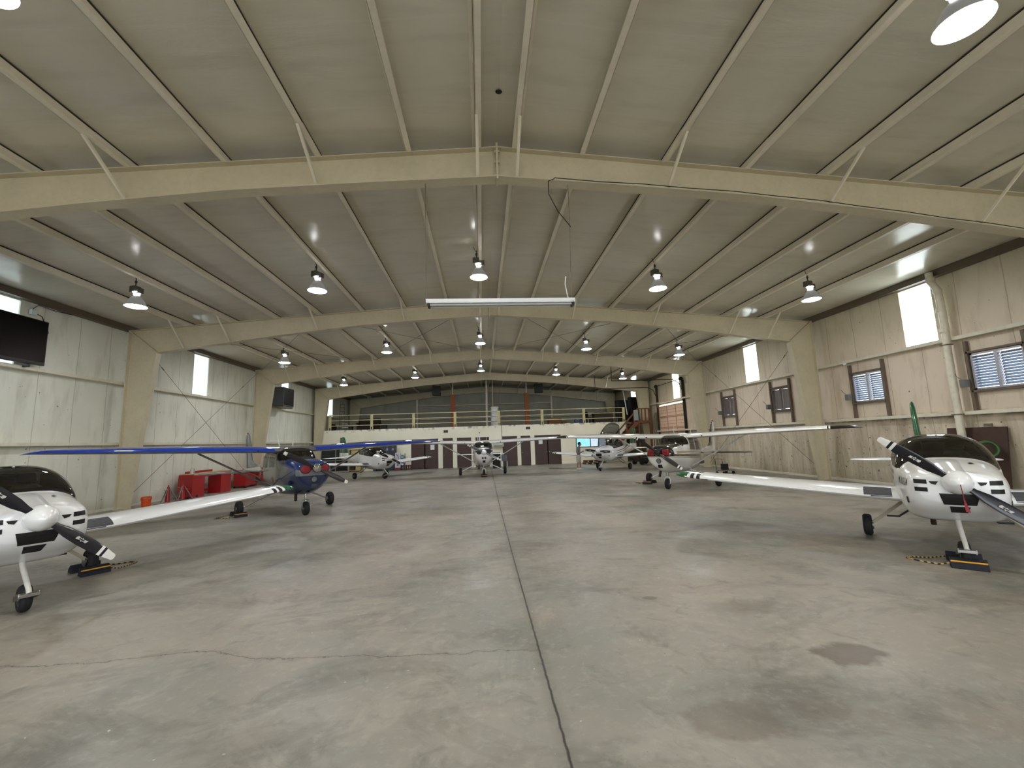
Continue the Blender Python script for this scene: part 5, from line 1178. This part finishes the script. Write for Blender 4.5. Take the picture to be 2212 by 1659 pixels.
MB().box(-0.08, 0.08, -0.35, 0.35, 0.36, 0.44).box(-0.03, 0.03, -0.06, 0.0, 0.05, 0.54).box(-0.14, 0.14, -0.3, 0.3, 0.06, 0.12).build('jack_frame', M_REDP, T, None, 0.01)
for a, b in ((-0.15, -0.27), (0.15, -0.27), (-0.15, 0.27), (0.15, 0.27)): MB().lathe([(0.06, -0.02), (0.06, 0.02)], (a, b, 0.06), (1, 0, 0), 18).build('wheel', M_TYRE, T, 40)
MB().tube([(0.1, 0.1+0.14*math.cos(q), 0.2+0.14*math.sin(q)) for q in [0.4+2*PI*j/14*0.75 for j in range(15)]], 0.015, 6).build('hose', M_CORD, T, 60)
T = thing('workbench', 'tall open red steel workbench with a tan top by the pale wall', 'workbench', (-12.9, 21.35, 0))
MB().box(-0.3, 0.3, -1.45, 1.45, 0.98, 1.0).box(-0.3, 0.3, -1.45, 1.45, 0.86, 0.98).build('bench_apron', M_REDP, T, None, 0.005); MB().box(-0.3, 0.3, -1.4, 1.45, 1.0, 1.025).build('bench_top', M_TAN, T)
for y_ in (-1.05, 1.02): MB().box(-0.3, 0.3, y_-0.42, y_+0.42, 0, 0.86).build('pedestal', M_REDP, T, None, 0.005)
MB().box(-0.3, -0.26, -0.7, 0.7, 0.14, 0.24).build('stretcher', M_REDP, T); MB().box(-0.34, -0.3, -1.0, 0.9, 1.02, 1.12).build('back_rail', M_REDP, T)
T = thing('paint_can', 'small pale can on the near corner of the red workbench', 'can', (-12.8, 20.15, 1.026)); MB().lathe([(0.09, 0), (0.09, 0.2), (0.095, 0.205), (0.095, 0.215), (0, 0.21)], (0, 0, 0), (0, 0, 1), 20).build('can_body', mat('can_grey', (196, 196, 190), 0.35, 0.4), T, 40); MB().tube([(0.1*math.cos(q), 0, 0.215+0.0*q+0.03*math.sin(q)) for q in [PI*j/8 for j in range(9)]], 0.004, 5).build('can_handle', M_STEEL, T)
T = thing('tool_chest', 'lower red chest partly behind the blue airplane tail', 'chest', (-12.9, 25.0, 0)); MB().box(-0.32, 0.32, -0.9, 0.9, 0.1, 0.92).build('chest_body', M_REDP, T, None, 0.01)
for k_ in range(4): MB().box(0.32, 0.335, -0.85, 0.0, 0.15+k_*0.19, 0.31+k_*0.19).build('drawer', M_REDP, T, None, 0.004)
MB().box(0.32, 0.33, 0.1, 0.85, 0.2, 0.6).build('open_shelf', M_BLACK, T); [MB().box(a-0.03, a+0.03, b-0.03, b+0.03, 0, 0.1).build('foot', M_DARK, T) for a in (-0.28, 0.28) for b in (-0.84, 0.84)]
tag(MB().tube([(-13.1, 23.05, 0.0), (-13.35, 22.9, 1.0)], 0.018, 6).build('steel_bar', M_DARK), 'dark steel bar leaning between the red workbench and the red chest', 'bar')
T = thing('hand_truck', 'small metal cart on the floor by the louvred wall under the high tailplane', 'cart', (12.2, 21.2, 0), 0.4)
MB().box(-0.4, 0.4, -0.25, 0.25, 0.16, 0.20).build('cart_deck', mat('cart_grey', (150, 146, 136), 0.4, 0.5), T); [MB().lathe([(0.07, -0.02), (0.07, 0.02)], (a, b, 0.07), (1, 0, 0), 18).build('wheel', M_TYRE, T, 40) for a in (-0.35, 0.35) for b in (-0.2, 0.2)]
MB().tube([(-0.38, -0.2, 0.2), (-0.42, -0.2, 0.75), (-0.42, 0.2, 0.75), (-0.38, 0.2, 0.2)], 0.015, 6).box(-0.1, 0.15, -0.1, 0.15, 0.2, 0.5).build('cart_handle', M_DARK, T)
T = thing('tow_cart', 'dark wheeled cart behind the airplane with the raised canopy', 'cart', (11.6, 30.6, 0), 0.3); MB().box(-0.6, 0.6, -0.35, 0.35, 0.22, 0.5).build('cart_body', M_DARK, T, None, 0.03)
[MB().lathe([(0.17, -0.06), (0.19, -0.03), (0.19, 0.03), (0.17, 0.06)], (a, b, 0.19), (0, 1, 0), 20).build('wheel', M_TYRE, T, 40) for a in (-0.5, 0.5) for b in (-0.42, 0.42)]; MB().tube([(-0.5, 0, 0.4), (-0.9, 0, 0.7)], 0.02, 6).build('cart_handle', M_REDP, T)

# ------------------------------------------------------------------ airplanes
P_PAINT_BLUE = paint('blue_body', (72, 74, 77), [
    ((12, 44, 104), [(0, -1, 0, -1.0), (0, 0, 1, 1.20), (0, -0.55, 1, 1.34)]),
    ((10, 34, 78), [(0, -1, 0, -1.1), (0, 0.18, -1, -1.20), (0, -1, -0.9, -1.75)]),
    ((10, 34, 78), [(0, -1, 0, 0.10), (0, 0, -1, -1.22)]),
    ((112, 115, 118), [(0, 0, 1, 1.20), (0, 0.2, -1, -1.50), (0, -1, 0, 0.54)]),
    ((66, 72, 84), [(0, 1, 0, 0.3), (0, 0, -1, -1.02), (0, -1, 0, -3.6)]), ((74, 76, 76), [(0, 1, 0, 1.0), (0, 0, 1, 1.9)])], 0.12, 1.0)
P_WING_BLUE = paint('blue_wing', (18, 52, 150), [((104, 104, 106), [('n', 0.35)]), ((90, 90, 92), [(-1, 0, 0, -0.62)])], 0.10, 1.0)
P_GREYTAIL = paint('grey_tail', (116, 122, 128), [], 0.25, 0.5)
P_BLADE_DK = paint('blade_dark_white_tip', (30, 29, 34), [((226, 224, 216), [(1, 0, 0, 0.93)])], 0.3, 0.5)
P_BLADE_BAND = paint('blade_black_banded', (18, 18, 24), [((230, 230, 226), [(1, 0, 0, 0.86), (-1, 0, 0, -0.91)]), ((230, 230, 226), [(1, 0, 0, 0.955)])], 0.3, 0.6)
P_BLADE_GREY = paint('blade_grey_banded', (112, 114, 116), [((235, 235, 235), [(1, 0, 0, 0.84), (-1, 0, 0, -0.90)]), ((235, 235, 235), [(1, 0, 0, 0.94)])], 0.3, 0.5)
high_plane('high_wing_airplane', 'blue and grey high wing airplane with red intake plugs, before the pale wall', -5.36, 13.67, 40.2, 152, P_PAINT_BLUE, P_WING_BLUE, P_GREYTAIL, P_GREYTAIL, P_BLADE_DK, None, plugs=1, strut_m=mat('strut_grey', (140, 140, 142), 0.25, 0.5, coat=0.6))
P_BODY_BW = paint('white_body_black_top', (226, 226, 222), [
    ((176, 150, 108), [(0, 1, 0, -0.3), (0, 0.0, 1, 1.33), (0, -0.035, -1, -1.42)]), ((36, 33, 34), [(0, 1, 0, -0.75), (0, 0.06, 1, 1.235), (0, -0.04, -1, -1.31)]), ((150, 120, 90), [(0, 1, 0, -0.75), (0, 0.06, 1, 1.185), (0, -0.06, -1, -1.21)]),
    ((14, 14, 18), [(0, -1, 0, -1.0), (0, -0.10, 1, 1.575)]), ((14, 14, 18), [(0, -1, 0, 0.5), (0, 0, 1, 1.26)]), ((196, 198, 196), [(0, 1, 0, 1.0), (0, 0, 1, 1.95)])], 0.10, 1.0)
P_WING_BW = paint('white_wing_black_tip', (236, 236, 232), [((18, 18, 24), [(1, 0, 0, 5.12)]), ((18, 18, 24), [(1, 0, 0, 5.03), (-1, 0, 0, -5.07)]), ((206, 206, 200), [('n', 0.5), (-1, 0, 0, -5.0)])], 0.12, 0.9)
P_TAIL_BW = paint('white_tail_black_edge', (228, 228, 224), [((22, 22, 30), [(0, -1, 0, -6.62), (0, 0, -1, -1.3)]), ((190, 168, 150), [(0, 0, -1, -1.085)])], 0.2, 0.6)
P_FIN_BW = paint('white_fin_black_edge', (226, 226, 222), [((24, 24, 34), [(0, -1, 0.47, -5.80), (0, 0, 1, 1.45)]), ((24, 24, 34), [(0, 0, 1, 1.5), (0, -0.3, -1, -3.6), (0, -1, 0, -6.6)])], 0.2, 0.6)
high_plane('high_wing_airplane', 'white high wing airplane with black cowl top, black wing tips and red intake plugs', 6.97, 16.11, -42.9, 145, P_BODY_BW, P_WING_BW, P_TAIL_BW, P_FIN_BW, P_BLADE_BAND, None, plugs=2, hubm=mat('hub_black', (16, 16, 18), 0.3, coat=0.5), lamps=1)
P_BODY_W = paint('white_body_navy_top', (226, 222, 222), [((24, 32, 60), [(0, -1, 0, -1.0), (0, -0.12, 1, 1.49)]), ((230, 230, 230), [(0, -1, 0, -1.0), (0, -0.12, 1, 1.66)]), ((24, 32, 60), [(0, 1, 0, -0.3), (0, -0.02, 1, 1.40), (0, 0.02, -1, -1.44)])], 0.15, 0.8)
high_plane('high_wing_airplane', 'small white high wing airplane with a navy cowl top, facing the camera before brown doors', 0.05, 25.29, 2.0, 154, P_BODY_W, M_WHITE, M_WHITE, M_WHITE, P_BLADE_GREY, 'cone', lamps=2, intake_m=M_BLACK)

low_plane('low_wing_airplane', 'white low wing airplane lettered MAGNOLIA with a red streamer, before the louvred wall', 7.14, 6.2, -43.7, 141, 1, 0, lettering='MAGNOLIA', tag_ribbon=True)
low_plane('low_wing_airplane', 'white low wing airplane cut by the frame edge, before the pale wall', -6.28, 6.53, 55.0, 138.5, 1, -2)
low_plane('low_wing_airplane', 'far white low wing airplane with a green fin, before the slate lockers', -6.01, 26.95, 44.4, 154, 0, 20, tail_no='MAGNOLIA'[0:0] or None)
low_plane('low_wing_airplane', 'far white low wing airplane with its tinted canopy raised, beside the standing person', 7.44, 26.4, -41.2, 176, 2, 30, open_canopy=True)

# wheel chocks
M_RUB = mat('chock_rubber', (17, 18, 30), 0.7, bump=0.2, bscale=80); M_YEL = mat('chock_yellow', (214, 158, 44), 0.5)
def rope_mat():
    N = NT('rope_yellow_black', 0.7); f = N.math('GREATER_THAN', N.math('FRACT', N.math('MULTIPLY', N.math('ADD', N.x, N.math('MULTIPLY', N.y, 0.7)), 18.0)), 0.5)
    return N.out(N.mix(f, s2l((190, 160, 100)), s2l((30, 24, 18))))
M_ROPE = rope_mat()
def chock(x, y, deg, gap, L, lab, rope=True, side=-1):
    """pair of wedges either side of a wheel rolling along local y"""
    T = thing('wheel_chock', lab, 'wheel chock', (x, y, 0), math.radians(deg), 'yellow striped wheel chocks')
    for s_ in (-1, 1):
        g = gap*s_
        b = MB().prism([(g, 0), (g+s_*0.19, 0), (g+s_*0.19, 0.05), (g+s_*0.09, 0.13), (g+s_*0.03, 0.13)], -L/2, L/2, 'yz').build('chock_block', M_RUB, T, None, 0.006)
        p0, p1 = Vector((0, g+s_*0.19, 0.05)), Vector((0, g+s_*0.09, 0.13))
        q = MB(); mid0 = p0.lerp(p1, 0.42); mid1 = p0.lerp(p1, 0.60); nn = Vector((0, s_*0.08, 0.1)).normalized()*0.005
        q.add([(-L/2+0.005, *(mid0+nn)[1:]), (L/2-0.005, *(mid0+nn)[1:]), (L/2-0.005, *(mid1+nn)[1:]), (-L/2+0.005, *(mid1+nn)[1:]), (-L/2+0.005, *mid0[1:]), (L/2-0.005, *mid0[1:]), (L/2-0.005, *mid1[1:]), (-L/2+0.005, *mid1[1:])], [(0, 1, 2, 3), (0, 4, 5, 1), (3, 2, 6, 7), (0, 3, 7, 4), (1, 5, 6, 2), (7, 6, 5, 4)])
        q.build('yellow_stripe', M_YEL, b)
    if rope:
        s2 = side
        MB().tube([(s2*L/2, -gap-0.1, 0.05), (s2*(L/2+0.12), -gap-0.08, 0.012), (s2*(L/2+0.30), -gap-0.02, 0.012), (s2*(L/2+0.46), -0.02, 0.012), (s2*(L/2+0.40), 0.10, 0.012), (s2*(L/2+0.2), gap+0.02, 0.012), (s2*L/2, gap+0.08, 0.05)], 0.011, 7).build('rope', M_ROPE, T, 60)
def wpos(px, py, deg, lx, ly):
    a = math.radians(deg); return px+math.cos(a)*lx-math.sin(a)*ly, py+math.sin(a)*lx+math.cos(a)*ly
def chk(pose, l, gap, L, lab, side=-1, rope=True, dr=0): x, y = wpos(*pose, *l); chock(x, y, pose[2]+dr, gap, L, lab, rope, side)
chk((7.14, 6.2, -43.7), (0, -0.18), 0.13, 0.38, 'yellow striped chock pair around the nose wheel of the MAGNOLIA airplane')
chk((-6.28, 6.53, 55.0), (1.10, 1.48), 0.15, 0.38, 'yellow striped chock pair around the main wheel of the airplane cut by the frame', side=1)
chk((-5.36, 13.67, 40.2), (-1.38, 1.71), 0.16, 0.34, 'chock pair around the main wheel of the blue airplane')
chk((6.97, 16.11, -42.9), (-1.38, 1.71), 0.16, 0.36, 'chock pair around the main wheel of the black nosed airplane')
chk((0.05, 25.29, 2.0), (0, 0), 0.15, 0.34, 'chock pair around the nose wheel of the small white airplane facing the camera', rope=False)

# ------------------------------------------------------------------ person reading a phone
def skin(name, nodes, edges, m_, parent, sub=2, root=0):
    me = bpy.data.meshes.new(name); me.from_pydata([n_[0] for n_ in nodes], edges, []); me.materials.append(m_)
    o = bpy.data.objects.new(name, me); COL.objects.link(o); o.parent = parent
    s_ = o.modifiers.new('skin', 'SKIN'); s_.use_smooth_shade = True; s_.branch_smoothing = 0.5
    for i, n_ in enumerate(nodes):
        r_ = n_[1] if isinstance(n_[1], tuple) else (n_[1], n_[1]); me.skin_vertices[0].data[i].radius = r_; me.skin_vertices[0].data[i].use_root = (i == root)
    b = o.modifiers.new('sub', 'SUBSURF'); b.levels = sub; b.render_levels = sub
    return o
def person(x, y, deg):
    """faces local -Y; right side = -X"""
    T = thing('person', 'person in a grey hooded top, pale shorts and white shoes, head bent over a phone', 'person', (x, y, 0), math.radians(deg))
    SK = mat('skin_tone', (150, 104, 80), 0.55)
    n_ = []; ed = []
    def ch(pts, start=None):
        prev = start
        for p, r_ in pts:
            n_.append((p, r_)); i = len(n_)-1
            if prev is not None: ed.append((prev, i))
            prev = i
        return prev
    pelvis = ch([((0, 0.02, 0.92), (0.135, 0.10))])
    chest = ch([((0, 0.0, 1.05), (0.125, 0.095)), ((0, 0.0, 1.20), (0.14, 0.105)), ((0, 0.0, 1.34), (0.15, 0.10))], pelvis)
    neck = ch([((0, -0.01, 1.44), 0.065), ((0, -0.045, 1.50), 0.055)], chest)
    ch([((0, -0.085, 1.56), (0.07, 0.08)), ((0, -0.11, 1.63), (0.078, 0.095)), ((0, -0.115, 1.69), (0.068, 0.085))], neck)
    for s_ in (-1, 1):
        fwd = 0.05 if s_ < 0 else -0.05
        ch([((s_*0.095, 0.02, 0.84), 0.088), ((s_*0.10, 0.0+fwd*0.3, 0.66), 0.074), ((s_*0.105, 0.0+fwd*0.6, 0.49), 0.054), ((s_*0.107, 0.02+fwd, 0.36), 0.055), ((s_*0.108, 0.03+fwd, 0.2), 0.042), ((s_*0.108, 0.03+fwd, 0.09), 0.034), ((s_*0.115, -0.05+fwd, 0.05), (0.04, 0.03)), ((s_*0.12, -0.13+fwd, 0.035), (0.036, 0.022))], pelvis)
        a = ch([((s_*0.17, 0.0, 1.38), 0.056), ((s_*0.21, 0.02, 1.24), 0.047), ((s_*0.225, 0.03, 1.10), 0.038), ((s_*0.16, -0.10, 1.11), 0.034), ((s_*0.085, -0.22, 1.14), 0.024), ((s_*0.065, -0.26, 1.155), (0.032, 0.015))], chest)
        # fingers
        for k_, (dx, L_) in enumerate(((0.026, 0.055), (0.009, 0.064), (-0.009, 0.06), (-0.025, 0.046))):
            ch([((s_*(0.055), -0.292-0.0*k_, 1.16+dx), 0.0095), ((s_*(0.042-0.01), -0.292-L_*0.55, 1.165+dx), 0.0085), ((s_*(0.012), -0.288-L_*0.75, 1.168+dx), 0.0075)], a)
        ch([((s_*0.062, -0.262, 1.19), 0.011), ((s_*0.04, -0.285, 1.205), 0.009)], a)
    skin('body', n_, ed, SK, T)
    hd = MB()
    # face features: nose, ears, eyes
    hd.loft([[(a*0.012, -0.20+b*0.01, 1.615+z) for a, b in ((-1, 1), (0, -1), (1, 1))] for z in (-0.012, 0.03)]).tube([(-0.076, -0.10, 1.60), (-0.083, -0.095, 1.635)], 0.013, 8).tube([(0.076, -0.10, 1.60), (0.083, -0.095, 1.635)], 0.013, 8).build('face_features', SK, T, 60)
    MB().tube([(-0.03, -0.197, 1.638), (-0.03, -0.200, 1.638)], 0.009, 8).tube([(0.03, -0.197, 1.638), (0.03, -0.200, 1.638)], 0.009, 8).tube([(-0.022, -0.196, 1.572), (0.022, -0.196, 1.572)], 0.005, 6).build('eyes_and_mouth', M_BLACK, T)
    # hair
    ring = []
    for k_, (z, r_) in enumerate(((1.585, 0.083), (1.63, 0.098), (1.68, 0.10), (1.73, 0.088), (1.765, 0.06), (1.78, 0.02))):
        ring.append([(r_*0.92*math.cos(q)+0.004*math.sin(5*q+k_), -0.085+0.02*(k_ > 1)-0.02*(k_/5)+r_*1.12*math.sin(q)*(1 if math.sin(q) > 0 else (0.35 if k_ < 2 else 0.95)), z+0.006*math.sin(7*q)) for q in [2*PI*j/20 for j in range(20)]])
    MB().loft(ring).build('hair', mat('hair_dark', (26, 20, 18), 0.7, bump=0.5, bscale=60), T, 60)
    # hooded top
    n_.clear(); ed.clear()
    c0 = ch([((0, 0.01, 0.93), (0.165, 0.125)), ((0, 0.005, 1.08), (0.152, 0.12)), ((0, 0.0, 1.22), (0.165, 0.125)), ((0, 0.0, 1.35), (0.165, 0.115))])
    ch([((0, 0.02, 1.44), (0.088, 0.075))], c0)
    for s_ in (-1, 1): ch([((s_*0.175, 0.0, 1.39), 0.07), ((s_*0.215, 0.02, 1.25), 0.062), ((s_*0.23, 0.03, 1.105), 0.052), ((s_*0.165, -0.09, 1.11), 0.046), ((s_*0.105, -0.19, 1.135), 0.036)], c0)
    GR = mat('hoodie_grey', (112, 112, 122), 0.85, bump=0.3, bscale=40)
    skin('hooded_top', n_, ed, GR, T)
    MB().loft([[(r_*math.cos(q), 0.075+0.055*math.sin(q)*k2, z) for q in [2*PI*j/16 for j in range(16)]] for z, r_, k2 in ((1.33, 0.05, 0.6), (1.37, 0.10, 1.0), (1.42, 0.115, 1.1), (1.47, 0.10, 0.9), (1.49, 0.07, 0.5))]).build('hood', GR, T, 60)
    MB().tube([(-0.15, 0, 0.875), (0, 0.0, 0.87), (0.15, 0, 0.875)], 0.03, 6)
    # shorts
    SH = mat('shorts_pale', (176, 172, 164), 0.85, bump=0.2)
    m = MB(); m.loft([[(a*math.cos(q), 0.02+b*math.sin(q), z) for q in [2*PI*j/24 for j in range(24)]] for z, a, b in ((0.76, 0.175, 0.125), (0.85, 0.172, 0.13), (0.95, 0.155, 0.12))])
    for s_ in (-1, 1): m.loft([[(s_*0.098+a*math.cos(q), 0.015+fy_+b*math.sin(q), z) for q in [2*PI*j/20 for j in range(20)]] for z, a, b, fy_ in ((0.50, 0.086, 0.098, 0.02*-s_), (0.53, 0.088, 0.10, 0.02*-s_), (0.70, 0.092, 0.115, 0), (0.82, 0.088, 0.12, 0))], True, True)
    m.build('shorts', SH, T, 50)
    # shoes
    SHO = mat('shoe_white', (214, 212, 206), 0.5)
    for s_, fwd in ((-1, 0.05), (1, -0.05)):
        m = MB(); m.loft([[(s_*0.115+w_*math.cos(q), yy+fwd, 0.012+h_*(0.5+0.5*math.sin(q))) for q in [2*PI*j/14 for j in range(14)]] for yy, w_, h_ in ((0.085, 0.03, 0.07), (0.07, 0.042, 0.09), (0.0, 0.044, 0.105), (-0.06, 0.046, 0.08), (-0.13, 0.048, 0.06), (-0.17, 0.035, 0.045), (-0.185, 0.012, 0.03))])
        sh = m.build('shoe', SHO, T, 50); MB().prism([(s_*0.115+0.05*math.cos(q), -0.05+fwd+0.138*math.sin(q)) for q in [2*PI*j/20 for j in range(20)]], 0.0, 0.018, 'xy').build('sole', mat('sole_grey', (150, 150, 150), 0.6), sh)
        MB().lathe([(0.037, 0.10), (0.038, 0.15)], (s_*0.11, 0.03+fwd, 0), (0, 0, 1), 16).build('sock', SHO, T, 50)
    return T
person(6.2, 27.65, 55)
ph = MB().box(-0.035, 0.035, -0.005, 0.005, -0.07, 0.07)
o = tag(ph.build('phone', M_DARK, None, None, 0.004), 'dark phone held in both hands by the person in grey', 'phone')
a = math.radians(55); o.location = (6.2+math.sin(a)*0.335, 27.65-math.cos(a)*0.335, 1.175); o.rotation_euler = (math.radians(-35), 0, a)
